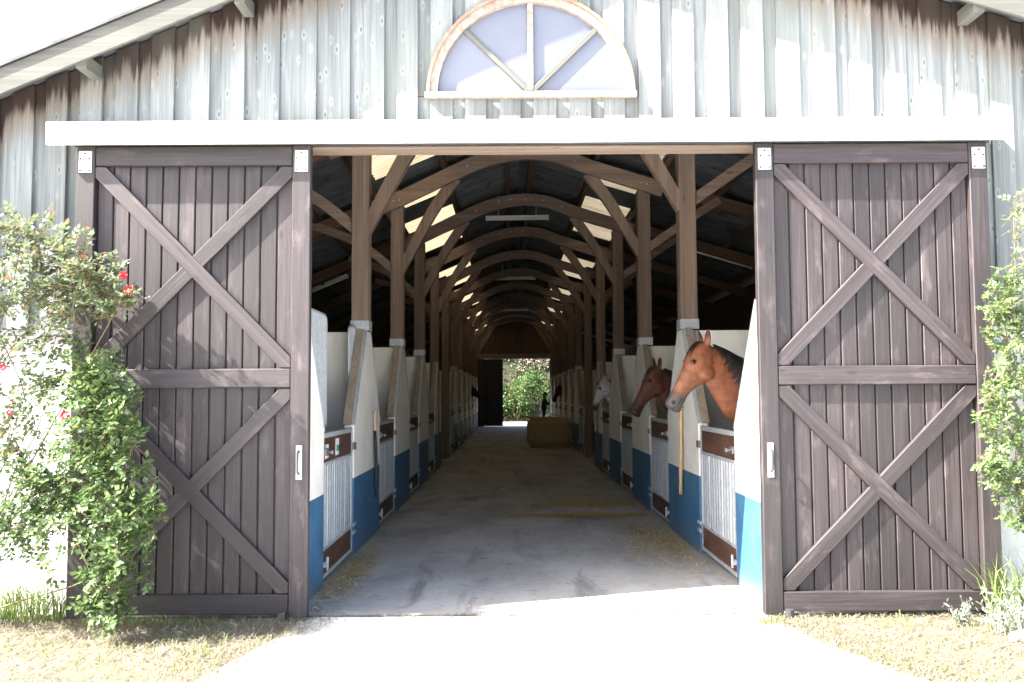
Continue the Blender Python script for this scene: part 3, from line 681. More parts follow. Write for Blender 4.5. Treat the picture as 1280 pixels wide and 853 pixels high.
def horse(pos, zp, ang, base, muzzle, point, hair, label, neck=None, rotz=0, mane_side=-1, L=.63, voxel=.0115, face=None):
    """horse looking towards -X, poll at (0, 0, zp) above pos; ang = slope of the face below the horizontal"""
    t = thing('horse', pos, label, 'horse', 'horses looking out of their stalls'); t.rotation_euler.z = rotz
    e = Vector((-math.cos(ang), 0, -math.sin(ang))); nrm = Vector((-math.sin(ang), 0, math.cos(ang))); B = Vector((0, 1, 0))
    P = Vector((0, 0, zp))
    bm = bmesh.new()
    prof = [(-.06, .045, .05, .05), (.0, .075, .10, .075), (.08, .095, .15, .088), (.17, .103, .185, .098), (.25, .102, .205, .101), (.33, .094, .200, .090), (.42, .083, .165, .074), (.52, .074, .118, .060), (.63, .067, .092, .053), (.74, .062, .083, .051), (.84, .064, .088, .058), (.92, .064, .088, .060), (.97, .054, .078, .052), (1.0, .026, .050, .030)]
    add_loft(bm, [(P + e * L * u - nrm * .02, nrm, B, a * L / .63, b * L / .63, w * L / .63) for u, a, b, w in prof])
    nk = neck or [(.02, -.06, .10, .070), (.09, -.14, .155, .078), (.20, -.25, .205, .092), (.36, -.40, .275, .118), (.58, -.53, .335, .155), (.82, -.66, .36, .20)]
    rings = []; pts = [Vector((a, 0, zp + b)) for a, b, _, _ in nk]
    for i, q in enumerate(pts):
        d = (pts[min(i + 1, len(pts) - 1)] - pts[max(i - 1, 0)]).normalized(); up = Vector((-d.z, 0, d.x))
        rings.append((q, up, B, nk[i][2], nk[i][2], nk[i][3]))
    add_loft(bm, rings)
    x0 = nk[-1][0]; zt = 1.22
    tr = [(x0 - .33, zt + .02, .14, .16, .12), (x0 - .22, zt, .27, .28, .21), (x0 + .0, zt - .02, .36, .36, .26), (x0 + .3, zt - .02, .34, .37, .29), (x0 + .65, zt, .31, .35, .31), (x0 + 1.0, zt + .03, .31, .31, .30), (x0 + 1.3, zt + .03, .31, .30, .28), (x0 + 1.5, zt, .24, .28, .22), (x0 + 1.6, zt - .03, .10, .14, .10)]
    add_loft(bm, [((a, 0, z), (0, 0, 1), (0, 1, 0), u, d, w) for a, z, u, d, w in tr], 26)
    for sy in (-1, 1):
        xa = x0 - .05
        for seq in ([(xa + .02, 1.05, .14, .10), (xa, .82, .095, .075), (xa, .62, .065, .055), (xa, .50, .060, .054), (xa + .01, .42, .044, .04), (xa + .01, .2, .038, .036), (xa, .13, .048, .044), (xa - .02, .07, .045, .045), (xa - .04, .05, .062, .058), (xa - .05, .0, .072, .066)],
                    [(x0 + 1.25, 1.05, .21, .12), (x0 + 1.2, .88, .17, .10), (x0 + 1.27, .70, .095, .07), (x0 + 1.38, .55, .062, .05), (x0 + 1.38, .46, .05, .042), (x0 + 1.36, .22, .040, .038), (x0 + 1.34, .13, .050, .045), (x0 + 1.32, .07, .046, .045), (x0 + 1.30, .05, .062, .058), (x0 + 1.29, .0, .072, .066)]):
            add_loft(bm, [((a, sy * .17, z), (-1, 0, 0), (0, 1, 0), r, r, w) for a, z, r, w in seq], 14)
        # brow, cheek and nostril wings
        for u, v_, y_, r in ((.29, .055, .070, (.036, .026, .028)), (.30, -.115, .072, (.075, .03, .072)), (.90, .018, .040, (.026, .020, .024)), (.44, .0, .055, (.07, .012, .014))):
            add_ball(bm, P + e * L * u + nrm * (v_ - .02) + B * sy * y_, r)
        # ear
        eb = P + Vector((.015, sy * .058, .035)); et = Vector((-.05, sy * .30, 1)).normalized(); fw = Vector((-1, sy * .35, 0)).normalized(); sd = et.cross(fw).normalized()
        add_loft(bm, [(eb - et * .03, fw, sd, .022, .022, .026), (eb + et * .03, fw, sd, .014, .026, .038), (eb + et * .07, fw, sd, .012, .022, .036), (eb + et * .105, fw, sd, .010, .015, .024), (eb + et * .138, fw, sd, .006, .006, .008)], 12)
    add_ball(bm, P + e * L * .955 - nrm * .095, (.034, .030, .024))      # chin
    me = remesh(bm, voxel, 3)
    # nostril and mouth dents, coat colours
    ca = me.color_attributes.new('coat', 'FLOAT_COLOR', 'POINT'); I = 0
    for v in me.vertices:
        q = v.co - P; u = q.dot(e) / L; w = q.dot(nrm) + .02; y = q.y
        c = base
        if q.z > .055 and abs(y) < .16 and abs(q.x) < .14: c = mixc(base, mixc(base, point, .85), (q.z - .06) / .05)
        elif q.x < .3 and -.1 < u < 1.2 and w > -.23:
            if face: c = mixc(c, face, (u - .2) / .5)
            c = mixc(c, muzzle, (u - .70 + .25 * max(0, w * -4)) / .16 * (1 if u > .6 else 0))
            if abs(y) > .03:
                dn = math.hypot((u - .915) * L, (w - .020)); c = mixc(c, tuple(.15 * k for k in muzzle), (.024 - dn) / .008)
                if dn < .018: v.co -= Vector((0, math.copysign(.010, y), 0)) * (1 - dn / .018)
            if u > .80 and abs(w + .036 - (u - .8) * .10) < .0075: v.co -= Vector((0, math.copysign(.004, y), 0)); c = mixc(c, (.01, .01, .01), .6)
            de = math.hypot((u - .295) * L, w - .058); c = mixc(c, mixc(base, (.01, .008, .006), .8), (.034 - de) / .016) if abs(y) > .05 else c
        if v.co.z < .62 and v.co.x > .3: c = mixc(c, point, (.62 - v.co.z) / .15)
        ca.data[v.index].color = (*c, 1)
    me.materials.append(M_COAT)
    link(bpy.data.objects.new('body', me), t, pos)
    for sy in (-1, 1):
        bmE = bmesh.new(); add_ball(bmE, Vector(pos) + P + e * L * .295 + nrm * .037 + B * sy * .084, (.022, .012, .018), 14)
        finish('eye', bmE, M_EYE, t, smooth=True)
    # mane: locks falling from the crest over one side of the neck
    bmM = bmesh.new(); po = Vector(pos)
    def crest(s, phi, off):
        i = min(int(s * (len(rings) - 1)), len(rings) - 2); f = s * (len(rings) - 1) - i
        g = lambda k: rings[i][k] * (1 - f) + rings[i + 1][k] * f if not isinstance(rings[i][k], Vector) else rings[i][k].lerp(rings[i + 1][k], f)
        c, a, ru, rw = g(0), g(1).normalized(), g(3), g(5)
        return po + c + a * math.sin(phi) * (ru + off) + B * mane_side * math.cos(phi) * (rw + off)
    N = 620
    for k in range(N):
        s = .005 + .88 * (k + rnd()) / N; w = uni(.005, .012); ln = uni(.75, 1.5) * (.55 + .6 * min(1, s * 2.2)); steps = 6; row = []
        tilt = uni(-.03, .045)
        for j in range(steps + 1):
            f = j / steps; phi = math.pi / 2 + .25 - (.25 + ln) * f
            ww = w * (1 - .85 * f ** 2); off = .006 + .012 * math.sin(math.pi * f) + uni(0, .004) + (.014 if j < 2 else 0)
            sc = s + tilt * f
            p1, p2 = crest(max(0, sc - ww / 1.2), phi, off), crest(min(.999, sc + ww / 1.2), phi, off + .003)
            row.append((bmM.verts.new(p1), bmM.verts.new(p2)))
        for j in range(steps): bmM.faces.new((row[j][0], row[j][1], row[j + 1][1], row[j + 1][0]))
    for k in range(26):   # forelock
        y0 = uni(-.035, .035); row = []; ln = uni(.12, .24)
        for j in range(6):
            f = j / 5; q = po + P + e * (ln * f - .02) + nrm * (.075 + .022 * f * (1 - f) + .018 * min(1, f * 3) - .012) + B * (y0 * (1 + .5 * f) - .0)
            ww = .012 * (1 - .8 * f); row.append((bmM.verts.new(q - B * ww), bmM.verts.new(q + B * ww)))
        for j in range(5): bmM.faces.new((row[j][0], row[j][1], row[j + 1][1], row[j + 1][0]))
    tag(finish('mane', bmM, hair, t, smooth=True), kind='stuff')
    bmT = bmesh.new(); xt = x0 + 1.55
    add_tube(bmT, [po + Vector(q) for q in ((xt, 0, zt + .12), (xt + .10, 0, zt + .02), (xt + .13, 0, zt - .2), (xt + .12, 0, zt - .5), (xt + .1, 0, zt - .75))], [.035, .045, .07, .06, .015], 10)
    finish('tail', bmT, hair, t, smooth=True)
    return t
horse((1.79, 8.18, .008), 2.03, R(57), (.20, .070, .033), (.075, .07, .07), (.03, .015, .010), M_HAIR, 'bright bay horse with black mane leaning out over its half door', face=(.235, .10, .052), rotz=R(16), L=.67)
horse((1.86, 11.25, .008), 1.90, R(57), (.082, .030, .017), (.045, .028, .022), (.012, .009, .008), M_HAIR, 'dark bay horse with black mane and upright ears looking out', face=(.10, .040, .022), rotz=R(18), L=.66)
horse((1.82, 17.2, .008), 1.86, R(66), (.52, .53, .55), (.10, .10, .11), (.20, .20, .21), M_GHAIR, 'pale grey horse with dark muzzle looking out beside the cross passage', voxel=.014, rotz=R(14))
horse((-1.52, 35.4, .008), 1.86, R(52), (.022, .014, .012), (.02, .015, .013), (.008, .007, .007), M_HAIR, 'black horse looking out near the far sliding door leaf', rotz=math.pi, voxel=.02)
horse((1.84, 33.4, .008), 1.90, R(66), (.03, .017, .012), (.02, .015, .013), (.008, .007, .007), M_HAIR, 'very dark horse looking out of a stall behind the hay bale', voxel=.02)

# ------------------------------------------------------------------ person at the far doorway
def person(pos, label):
    t = thing('person', pos, label, 'person'); t.scale = (1.12, 1.2, 1.0); X_, Y_, Z_ = Vector((1, 0, 0)), Vector((0, 1, 0)), Vector((0, 0, 1))
    bm = bmesh.new()
    def limb(seq, n=12):
        rings = []; P_ = [Vector(s[:3]) for s in seq]
        for i, q in enumerate(P_):
            d = (P_[min(i + 1, len(P_) - 1)] - P_[max(i - 1, 0)]).normalized(); a = d.cross(Y_ if abs(d.y) < .9 else X_).normalized(); b = d.cross(a)
            rings.append((q, a, b, seq[i][3], seq[i][3], seq[i][3] * (seq[i][4] if len(seq[i]) > 4 else 1)))
        add_loft(bm, rings, n)
    limb([(.0, 0, .80, .13, 1.15), (0, 0, .92, .145, 1.2), (0, 0, 1.06, .125, 1.2), (.01, 0, 1.2, .13, 1.3), (.03, 0, 1.32, .13, 1.4), (.04, 0, 1.40, .08, 1.6), (.05, 0, 1.45, .052), (.065, 0, 1.51, .05)], 18)
    for sy in (-1, 1):
        limb([(0, sy * .09, .88, .095), (.01, sy * .095, .65, .078), (.02 * sy, sy * .1, .47, .058), (.0, sy * .1, .3, .055), (-.01, sy * .1, .1, .038), (-.01, sy * .1, .03, .042)])
        limb([(-.06, sy * .1, .035, .035), (.03, sy * .105, .045, .042), (.13, sy * .11, .03, .03), (.17, sy * .115, .025, .016)])
    limb([(.03, -.19, 1.36, .055), (.10, -.22, 1.22, .047), (.20, -.22, 1.10, .040), (.32, -.20, 1.16, .035), (.42, -.18, 1.22, .026)])
    limb([(.03, .19, 1.36, .055), (.14, .21, 1.22, .047), (.22, .2, 1.12, .04), (.34, .18, 1.2, .034), (.44, .16, 1.27, .026)])
    add_ball(bm, (.085, 0, 1.605), (.095, .075, .115), 18); add_ball(bm, (.175, 0, 1.595), (.018, .014, .022), 8)
    for sy in (-1, 1): add_ball(bm, (.075, sy * .076, 1.60), (.018, .010, .03), 8)
    for (hx, hy, hz) in ((.45, -.175, 1.24), (.47, .155, 1.29)):
        add_ball(bm, (hx, hy, hz), (.042, .018, .036), 10)
        for i in range(4): limb([(hx + .02, hy, hz - .024 + .016 * i, .012), (hx + .07, hy - .008, hz - .026 + .018 * i, .011), (hx + .088 + .006 * (i % 3), hy - .03, hz - .028 + .018 * i, .010)], 8)
        limb([(hx, hy, hz + .02, .013), (hx + .03, hy - .03, hz + .045, .011), (hx + .05, hy - .045, hz + .048, .010)], 8)
    me = remesh(bm, .010, 2); ca = me.color_attributes.new('coat', 'FLOAT_COLOR', 'POINT')
    for v in me.vertices:
        z = v.co.z; skin = (.42, .26, .19)
        c = (.012, .013, .018) if z > .86 else (.018, .020, .030)
        if z < .09: c = (.02, .015, .012)
        if z > 1.49 or (v.co.x > .40 and z > 1.0): c = skin
        if z > 1.57 and abs(v.co.y) < .055 and v.co.x > .16 and abs(z - 1.615) < .008: c = (.05, .03, .02)
        ca.data[v.index].color = (*c, 1)
    me.materials.append(M_COAT); link(bpy.data.objects.new('body', me), t, pos)
    bm = bmesh.new(); p = Vector(pos); add_ball(bm, p + Vector((.07, 0, 1.635)), (.104, .088, .098), 16); add_ball(bm, p + Vector((-.005, 0, 1.55)), (.05, .075, .09), 14)
    finish('hair', bm, M_HAIR, t, smooth=True)
person((1.62, 43.75, .008), 'person in dark clothes standing at the far doorway reaching to the last stall')

# ------------------------------------------------------------------ bale, sticks, stone
def hay_bale():
    t = thing('hay_bale', (1.17, 26.9, .008), 'large brown hay bale standing in the aisle by the stalls', 'hay bale')
    bm = bmesh.new(); bmesh.ops.create_cube(bm, size=1); bmesh.ops.scale(bm, vec=(1.30, 1.0, .90), verts=bm.verts)
    bmesh.ops.bevel(bm, geom=bm.edges[:], offset=.10, segments=3, affect='EDGES')
    bmesh.ops.subdivide_edges(bm, edges=bm.edges[:], cuts=5, use_grid_fill=True)
    from mathutils import noise
    for v in bm.verts:
        k = noise.noise(v.co * 4.5) * .045 + noise.noise(v.co * 14) * .022 + noise.noise(v.co * 30) * .012
        v.co += v.co.normalized() * k
        if v.co.x > .3 and v.co.z > 0: v.co.z -= (v.co.x - .3) * .18
        v.co.z = max(v.co.z, -.449)
    bmesh.ops.rotate(bm, verts=bm.verts, cent=(0, 0, 0), matrix=Matrix.Rotation(R(4), 3, 'Z'))
    bmesh.ops.translate(bm, verts=bm.verts, vec=(1.17, 26.9, .458))
    finish('bale_body', bm, M_BALE, t, smooth=True)
    bm = bmesh.new()
    for k in range(1500):
        f = rnd(); c = Vector((1.17, 26.9, .458)); h = Vector((.66, .51, .455))
        q = Vector((uni(-.64, .64), uni(-.49, .49), uni(-.44, .42)))
        ax = 1 if rnd() < .6 else (2 if rnd() < .6 else 0)
        q[ax] = -h[ax] if ax == 1 else (h[ax] - (max(0, q.x - .3) * .18 if ax == 2 else 0)) * (1 if ax == 2 or rnd() < .5 else -1)
        d = Vector((uni(-1, 1), uni(-1, 1), uni(-.5, .5))).normalized() * uni(.04, .10); sd = d.cross(Vector((0, 0, 1))).normalized() * .003
        a = c + q; bm.faces.new([bm.verts.new(a - sd), bm.verts.new(a + sd), bm.verts.new(a + d)])
    tag(finish('loose_hay', bm, L_STRAW, t), kind='stuff')
    bm = bmesh.new()
    for k in range(420):
        a = Vector((uni(1.5, 2.0), uni(26.2, 27.3), .012)); z = max(0, .5 - (a.x - 1.5) * 1.1) * rnd(); a.z += z
        d = Vector((uni(-1, 1), uni(-1, 1), uni(-.4, .4))).normalized() * uni(.06, .16); sd = d.cross(Vector((0, 0, 1))).normalized() * .004
        bm.faces.new([bm.verts.new(a - sd), bm.verts.new(a + sd), bm.verts.new(a + d)])
    tag(finish('spilled_hay', bm, L_STRAW, t), kind='stuff')
hay_bale()
t = thing('riding_whip', (FL + .03, P0 + .62, .55), 'thin black whip hanging on the pillar opposite the bay horse', 'whip')
bm = bmesh.new(); yw = P0 + .30
add_tube(bm, [(FL + .028, yw, 1.42), (FL + .03, yw, 1.20)], .013, 8); finish('handle', bm, M_TAN, t)
bm = bmesh.new(); add_tube(bm, [(FL + .03, yw, 1.20), (FL + .035, yw + .02, 1.0), (FL + .034, yw + .07, .8), (FL + .034, yw + .06, .6), (FL + .03, yw + .05, .44)], [.016, .020, .020, .018, .010], 8); finish('lash', bm, M_BLACK, t, smooth=True)
bm = bmesh.new(); add_cyl(bm, (FL - .01, yw, 1.405), (FL + .05, yw, 1.41), .005); finish('hook', bm, M_DRKMET, t)
t = thing('bamboo_stick', (FR - .03, P0 - .2, .45), 'tan bamboo stick hanging on the pillar beside the bright bay horse', 'stick')
bm = bmesh.new(); yb = P0 - .13; n = 7
pts = [(FR - .03 - .012 * k / n, yb + .03 * k / n, 1.47 - .96 * k / n) for k in range(n + 1)]
add_tube(bm, pts, [.016, .019, .016, .019, .017, .020, .018, .021], 8); finish('cane', bm, M_TAN, t, smooth=True)
bm = bmesh.new(); add_cyl(bm, (FR + .01, yb, 1.455), (FR - .05, yb, 1.46), .005); finish('hook', bm, M_DRKMET, t)
bm = bmesh.new(); bmesh.ops.create_icosphere(bm, subdivisions=3, radius=1)
from mathutils import noise
for v in bm.verts: v.co = Vector((v.co.x * .085, v.co.y * .07, v.co.z * .05)) * (1 + .35 * noise.noise(v.co * 1.7))
bmesh.ops.translate(bm, verts=bm.verts, vec=(3.27, 5.72, .03))
tag(finish('stone', bm, M_STONE, None, (3.27, 5.72, 0), smooth=False), 'small reddish stone lying in the straw by the silvery plant', 'stone')

# ------------------------------------------------------------------ plants
def leaflet(bm, c, d, up, L, w):
    """one folded leaf: four points and a midrib"""
    s = d.cross(up).normalized(); n = s.cross(d).normalized()
    a = bm.verts.new(c); m = bm.verts.new(c + d * L * .5 - n * w * .22); b = bm.verts.new(c + d * L)
    l = bm.verts.new(c + d * L * .42 + s * w); r = bm.verts.new(c + d * L * .42 - s * w)
    bm.faces.new((a, l, m)); bm.faces.new((l, b, m)); bm.faces.new((a, m, r)); bm.faces.new((m, b, r))
def rvec(z=0.): return Vector((uni(-1, 1), uni(-1, 1), uni(-1, 1) + z)).normalized()
def at(px, py, D):      # rough place of a photo point at distance D, used to lay plants out in the scene
    return Vector(((px - 638) * D / 1100, D, 1.6 - (py - 493) * D / 1100 * 1.0))
def rose_bush(name, base, blobs, label, mat2, D, flowers, size=.040):
    t = thing(name, base, label, 'rose bush'); B_ = Vector(base)
    bmS = bmesh.new(); bmA = bmesh.new(); bmB = bmesh.new()
    def cane(q, r0, B_=B_):
        mid = B_.lerp(q, .5) + Vector((uni(-.15, .15), uni(-.1, .05), uni(.0, .2))); st = B_ + Vector((uni(-.12, .12), uni(-.05, .05), 0))
        pts = []
        for k in range(9):
            f = k / 8; pts.append(st * (1 - f) ** 2 + mid * 2 * f * (1 - f) + q * f * f + Vector((uni(-.02, .02), uni(-.02, .02), uni(-.01, .01))) * (1 if 0 < k else 0))
        add_tube(bmS, pts, [r0 * (1 - .7 * k / 8) for k in range(9)], 5)
    def spray(bm, p, d, upv, sz):
        sd = d.cross(upv).normalized()
        add_tube(bmS, [p - d * .03, p + d * sz * 1.6], [.0012, .0009], 3)
        leaflet(bm, p + d * sz * 1.6, d, upv, sz * 1.15, sz * .40)
        for f in (.25, 1.1):
            for sg in (-1, 1): leaflet(bm, p + d * sz * f, (d * .55 + sd * sg).normalized(), (upv + rvec() * .3).normalized(), sz, sz * .36)
    last = None
    for (px, py, rx, ry, n, up, dd) in blobs:
        c = at(px, py, D + dd); k_ = (D + dd) / 1100; rx *= k_; ry *= k_; ryy = min(rx, ry) * .9 + .05
        if last is None or rnd() < .22: cane(c, .009)
        else: cane(c, .005, last)
        last = c if not (last and rnd() < .3) else last
        for j in range(max(2, n // 22)):
            q = rvec(); q = c + Vector((q.x * rx, q.y * ryy, q.z * ry)) * .9
            m = c.lerp(q, .5) + rvec() * .03; add_tube(bmS, [c + rvec() * .03, m, q], [.004, .003, .0018], 4)
        bm = bmB if up else bmA
        for j in range(int(n * (1.25 if up else 1.15))):
            q = rvec() * (rnd() ** .45); p = c + Vector((q.x * rx, q.y * ryy, q.z * ry))
            if p.y > 6.33: p.y = 6.33 - rnd() * .08
            if p.z < .03: continue
            d = (rvec(.1) + Vector((0, -.5, 0)) + q * .6).normalized(); upv = (rvec() + Vector((-.4, -.5, 1.2))).normalized()
            sz = size * uni(.75, 1.3)
            spray(bm, p, d, upv, sz)
        for j in range(3 if up else 4):     # arching shoots that leave the mass
            dr_ = Vector((uni(-1, 1), uni(-.8, .1), uni(-.9, .5))).normalized(); Ls = max(rx, ry) * uni(1.0, 1.7); p0 = c; pts_ = [p0]
            for q_ in range(1, 9):
                f = q_ / 8; pp = c + dr_ * Ls * f + Vector((0, 0, -.35 * Ls * f * f)); pp.y = min(pp.y, 6.3); pts_.append(pp)
                if q_ > 2 and pp.z > .05:
                    for z_ in range(2): spray(bm, pp, (rvec() + Vector((0, -.4, -.2))).normalized(), (rvec() + Vector((-.4, -.5, 1.2))).normalized(), size * uni(.7, 1.2))
            add_tube(bmS, pts_, [.004 - .0003 * k for k in range(9)], 4)
    finish('stems', bmS, M_STEM, t)
    if bmA.verts: tag(finish('foliage', bmA, L_ROSE, t), kind='stuff')
    else: bmA.free()
    if bmB.verts: tag(finish('sparse_foliage', bmB, mat2, t), kind='stuff')
    else: bmB.free()
    for (px, py, r) in flowers:
        c = at(px, py, D - .2); bm = bmesh.new()
        for ring, (cnt, rr, tilt) in enumerate(((3, .35, .2), (5, .65, .5), (6, .95, .9))):
            for k in range(cnt):
                a = 2 * math.pi * k / cnt + ring; o = Vector((math.cos(a), -.35, math.sin(a))).normalized()
                pc = c + Vector((math.cos(a), 0, math.sin(a))) * r * rr * .5 + Vector((0, -r * (1 - rr) * .8, 0))
                sd = o.cross(Vector((0, 1, 0))).normalized() * r * .55
                v0 = bm.verts.new(pc); v1 = bm.verts.new(pc + o * r * .5 + sd); v2 = bm.verts.new(pc + o * r * .85 + Vector((0, -r * (.5 - .4 * rr), 0))); v3 = bm.verts.new(pc + o * r * .5 - sd)
                bm.faces.new((v0, v1, v2)); bm.faces.new((v0, v2, v3))
        finish('bloom', bm, M_PETAL, t)
    return t
LB = [(25, 285, 42, 35, 60, 1, 0), (70, 320, 55, 40, 95, 1, 0), (122, 345, 38, 26, 70, 1, -.1), (148, 372, 20, 22, 22, 1, -.15), (30, 360, 50, 40, 75, 1, .05), (95, 375, 45, 26, 60, 1, 0), (20, 425, 35, 28, 25, 1, 0), (70, 415, 35, 25, 25, 1, 0),
      (75, 470, 40, 35, 40, 0, .05), (118, 465, 38, 38, 90, 0, -.05), (140, 505, 40, 36, 110, 0, -.1), (115, 545, 45, 40, 110, 0, -.1), (158, 545, 24, 24, 40, 0, -.15), (150, 600, 42, 34, 105, 0, -.15), (182, 632, 30, 22, 55, 0, -.2), (150, 655, 40, 34, 95, 0, -.15), (150, 705, 30, 34, 70, 0, -.15), (140, 742, 24, 20, 40, 0, -.15),
      (20, 545, 40, 40, 28, 1, .1), (35, 590, 50, 36, 75, 0, .05), (85, 600, 40, 40, 75, 0, 0), (60, 635, 55, 30, 80, 0, 0), (15, 650, 30, 40, 45, 0, .05), (25, 500, 40, 30, 18, 1, .1),
      (-60, 330, 60, 70, 60, 1, 0), (-70, 480, 60, 60, 40, 1, .1), (-70, 600, 60, 70, 60, 0, .1)]
rose_bush('climbing_rose_bush', (-3.95, 6.2, 0), LB, 'climbing rose bush with red blooms spilling over the dark sliding door', L_ROSE_UP, 6.0, [(153, 341, .022), (159, 360, .026), (5, 456, .02), (84, 516, .028), (150, 340, .018), (14, 512, .016)])
RB = [(1272, 350, 14, 24, 30, 0, 0), (1258, 385, 24, 28, 60, 0, 0), (1265, 430, 20, 30, 45, 0, 0), (1262, 480, 22, 28, 55, 0, 0), (1240, 495, 16, 22, 30, 0, -.1), (1250, 540, 26, 28, 65, 0, -.1), (1236, 580, 16, 18, 28, 0, -.1), (1255, 600, 30, 28, 75, 0, -.05), (1268, 640, 18, 24, 40, 0, 0),
      (1310, 400, 40, 60, 110, 0, 0), (1315, 520, 45, 60, 130, 0, 0), (1320, 630, 40, 60, 90, 0, 0), (1275, 270, 14, 40, 14, 1, .1)]
rose_bush('rose_bush', (3.72, 6.2, 0), RB, 'leafy rose bush without open blooms beside the dark door', L_ROSE_UP, 6.05, [], .028)
tr_ = thing('trellis', (3.95, 6.52, .5), 'weathered grey diagonal lattice trellis behind the bloomless rose bush', 'trellis')
for k in range(9):
    for sg in (-1, 1):
        cx = 3.62 + .16 * k; h = .75
        xa_, xb_ = cx - sg * .3, cx + sg * .3
        bar('slat', tr_, W_VERGE, (xa_, 6.52 + .012 * sg, .85), (xb_, 6.52 + .012 * sg, .85 + 1.1), .03, .010, .002)
for zz in (.85, 1.95): box('trellis_rail', tr_, W_VERGE, (3.35, 5.2), (6.535, 6.555), (zz - .02, zz + .02), .002)
for xx in (3.58, 5.1): box('trellis_post', tr_, W_VERGE, (xx - .02, xx + .02), (6.557, 6.597), (.0, 2.0), .002)
def tuft(name, label, cat, base, n, h, spread, mat, leaf=None, blades_w=.004, group=None):
    t = thing(name, base, label, cat, group); bm = bmesh.new(); b = Vector(base)
    for k in range(n):
        p = b + Vector((uni(-1, 1) * spread[0], uni(-1, 1) * spread[1], 0)); hh = h * uni(.4, 1.1); lean = Vector((uni(-.5, .5), uni(-.5, .3), 0)) * hh; w = Vector((uni(-1, 1), uni(-1, 1), 0)).normalized() * blades_w
        q1 = p + lean * .35 + Vector((0, 0, hh * .6)); q2 = p + lean + Vector((0, 0, hh * uni(.8, 1)))
        a, a2, c, c2, d = bm.verts.new(p - w), bm.verts.new(p + w), bm.verts.new(q1 - w * .8), bm.verts.new(q1 + w * .8), bm.verts.new(q2)
        bm.faces.new((a, a2, c2, c)); bm.faces.new((c, c2, d))
        if leaf and rnd() < .9:
            for j in range(7):
                f = uni(.2, 1); leaflet(bm, p.lerp(q2, f), rvec(.4), rvec(1), leaf * uni(.7, 1.3), leaf * .16)
    tag(finish('blades', bm, mat, t), kind='stuff'); return t
tuft('silvery_plant', 'silvery grey shrub at the foot of the right-hand rose bush', 'shrub', (3.42, 5.95, 0), 120, .34, (.22, .14), L_LAV, .05)
tuft('silvery_plant', 'tiny silvery seedling in the straw before the dark door', 'shrub', (3.08, 6.12, 0), 26, .20, (.06, .04), L_LAV, .04)
tuft('grass_tuft', 'tall green grass tuft at the door corner by the silvery shrub', 'grass', (3.52, 6.26, 0), 110, .55, (.16, .08), L_GRASS, None, .005)
tuft('grass_tuft', 'green grass growing along the white wall below the climbing rose', 'grass', (-3.62, 6.40, 0), 420, .36, (.45, .12), L_GRASS, None, .004)
tuft('grass_tuft', 'green grass at the foot of the door with the rose', 'grass', (-2.55, 6.27, 0), 240, .09, (.5, .05), L_GRASS, None, .003)
tuft('grass_tuft', 'small green weed at the door corner on the concrete edge', 'grass', (1.80, 6.22, 0), 90, .06, (.09, .05), L_GRASS, None, .004)
tuft('grass_tuft', 'flat green weed at the edge of the straw beside the apron', 'grass', (-1.92, 5.55, 0), 110, .05, (.14, .12), L_GRASS, None, .004)
def scatter(name, label, cat, mat, n, place, L=(.04, .12), w=.0022, lift=.02, parent=None):
    bm = bmesh.new()
    for k in range(n):
        p = place()
        if p is None: continue
        a = uni(0, 2 * math.pi); l = uni(*L); d = Vector((math.cos(a), math.sin(a), 0)) * l; s = Vector((-math.sin(a), math.cos(a), 0)) * w * uni(.7, 1.5)
        b = Vector((p[0], p[1], p[2] + rnd() * lift * .3)); m = b + d * .5 + Vector((0, 0, rnd() * lift)); e = b + d + Vector((0, 0, rnd() * lift * .6))
        v = [bm.verts.new(q) for q in (b - s, b + s, m + s, m - s, e)]
        bm.faces.new((v[0], v[1], v[2], v[3])); bm.faces.new((v[3], v[2], v[4]))
    return tag(finish(name, bm, mat, None, (0, 0, 0)), label, cat, None, 'stuff')
def apron_edge(y, side):
    if side < 0: return -1.50 - max(0, (6.47 - y)) * .2
    return 1.84 + max(0, (6.47 - y)) * .31
def on_verge():
    side = -1 if rnd() < .5 else 1; y = uni(4.2, 6.42); e = apron_edge(y, side); j = abs(random.gauss(0, .14))
    x = e + side * (uni(0, 2.9) - j) if rnd() < .86 else e + side * random.gauss(.02, .16)
    return (x, y, .004)
scatter('dry_grass', 'dry mown grass and straw lying on both sides of the apron', 'straw', L_DRY, 36000, on_verge, (.05, .19), .0015, .035)
scatter('short_grass', 'short green grass growing through the straw', 'grass', L_GRASS, 3800, lambda: (lambda p: p if noise.noise(Vector((p[0] * 1.7, p[1] * 2.2, 3))) > .12 else None)(on_verge()), (.02, .06), .0025, .05)
def on_floor():
    r = rnd()
    if r < .26: c, s = (1.15, 13.0), (.45, .25)
    elif r < .48: c, s = (.95, 11.7), (.5, .12)
    elif r < .66: c, s = (1.65, 9.6), (.2, .7)
    elif r < .76: c, s = (-1.45, 8.0), (.08, .7)
    elif r < .84: c, s = (1.3, 25.8), (.5, .4)
    else: return (uni(FL + .03, FR - .03), uni(6.6, 24), .010)
    x, y = random.gauss(c[0], s[0]), random.gauss(c[1], s[1])
    return (x, y, .010) if FL + .02 < x < FR - .02 and y > 6.5 else None
scatter('loose_straw', 'loose straw scattered on the aisle floor before the horses', 'straw', L_STRAW, 8000, on_floor, (.05, .18), .0036, .02)
scatter('threshold_grass', 'thin line of dry grass in the threshold joint', 'grass', L_DRY, 700, lambda: (uni(-1.5, 1.75), random.gauss(6.47, .012), .008), (.02, .07), .002, .012)

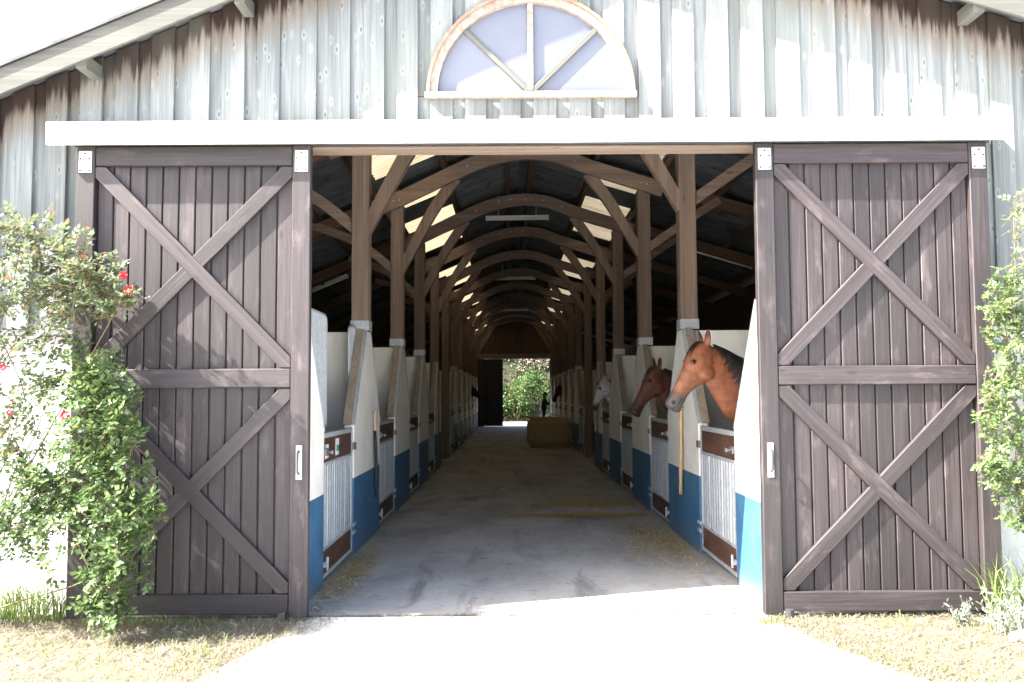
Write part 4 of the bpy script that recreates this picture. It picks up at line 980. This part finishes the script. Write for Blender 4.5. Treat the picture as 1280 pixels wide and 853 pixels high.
# ------------------------------------------------------------------ beyond the far doorway
def shrub(base, r, h, n, label, mat, leafs=.16, cat='shrub'):
    t = thing('hedge_shrub', base, label, cat, 'shrubs on the bank behind the stable'); b = Vector(base)
    bm = bmesh.new()
    for k in range(6): add_tube(bm, [b + rvec() * .1, b + Vector((uni(-.4, .4) * r, uni(-.3, .3) * r, h * .5)), b + Vector((uni(-.8, .8) * r, uni(-.5, .5) * r, h * uni(.7, .98)))], [.05, .03, .01], 5)
    finish('stems', bm, M_STEM, t)
    bm = bmesh.new(); cl_ = [(b + Vector((uni(-.75, .75) * r, uni(-.6, .6) * r, h * uni(.04, .88))), uni(.3, .55) * r) for _ in range(22)]
    for k in range(int(n * 1.9)):
        c, rr = random.choice(cl_); q = rvec(); p = c + q * rr * (rnd() ** .35)
        if p.z < .05: continue
        leaflet(bm, p, (q + rvec(.3)).normalized(), (rvec() + Vector((0, -.4, 1))).normalized(), leafs * uni(.6, 1.4), leafs * .3)
    tag(finish('foliage', bm, mat, t), kind='stuff')
for (xx, yy, r, h, n, lb, mt, lf) in ((-4.2, 54.5, 1.6, 4.6, 1800, 'green shrub at the end of the bank behind the dark far leaf', L_HEDGE, .17), (-1.6, 54, 1.5, 3.4, 1900, 'rounded green shrub behind the far door leaf edge', L_HEDGE, .15), (.3, 53.6, 1.3, 2.7, 2400, 'bright green bushy shrub framed by the far doorway', L_HEDGE, .13), (1.9, 54.2, 1.2, 3.3, 2000, 'light green shrub behind the person in the far doorway', L_HEDGE, .13), (1.6, 55.8, 1.4, 5.2, 2200, 'bare greyish twiggy shrub above the green hedge', L_TWIG, .20), (.1, 56.0, 1.5, 5.6, 2000, 'dark green shrub high on the bank at the far doorway', L_HEDGE, .16), (-.7, 56.1, 1.2, 5.6, 2400, 'tall bare grey shrub above the rounded green shrub', L_TWIG, .18), (.9, 56.4, 1.3, 6.0, 2000, 'tall deep green shrub at the top of the bank', L_HEDGE, .16), (3.6, 55.0, 1.5, 4.6, 1800, 'green shrub hidden mostly by the far stalls', L_HEDGE, .16), (5.6, 55.0, 1.6, 4.6, 1500, 'green shrub at the other end of the bank', L_HEDGE, .17)):
    shrub((xx, yy, 0), r, h, n, lb, mt, lf)
bm = bmesh.new()
pts = []
nx, ny = 40, 12; grid = []
for i in range(nx + 1):
    row = []
    for j in range(ny + 1):
        xx = -22 + 46 * i / nx; yy = 51.2 + 9 * j / ny; z = 5.5 * min(1, max(0, (yy - 53.6) / 3.2)) ** .8 + .5 * noise.noise(Vector((xx * .6, yy * .6, 0))) * (1 if yy > 53.5 else .05)
        row.append(bm.verts.new((xx, yy, max(z, .006) if j else -.2)))
    grid.append(row)
for i in range(nx):
    for j in range(ny): bm.faces.new((grid[i][j], grid[i + 1][j], grid[i + 1][j + 1], grid[i][j + 1]))
M_BANK = plain('earth_bank', (.022, .018, .010), (.018, .024, .008), (1.5, 1.5, 1.5), rough=.95, rvar=0, bump=.6, bd=.05, coord='world')
tag(finish('bank', bm, M_BANK, None, (0, 51.2, 0), smooth=True), 'earth bank overgrown with shrubs behind the stable', 'bank', None, 'structure')
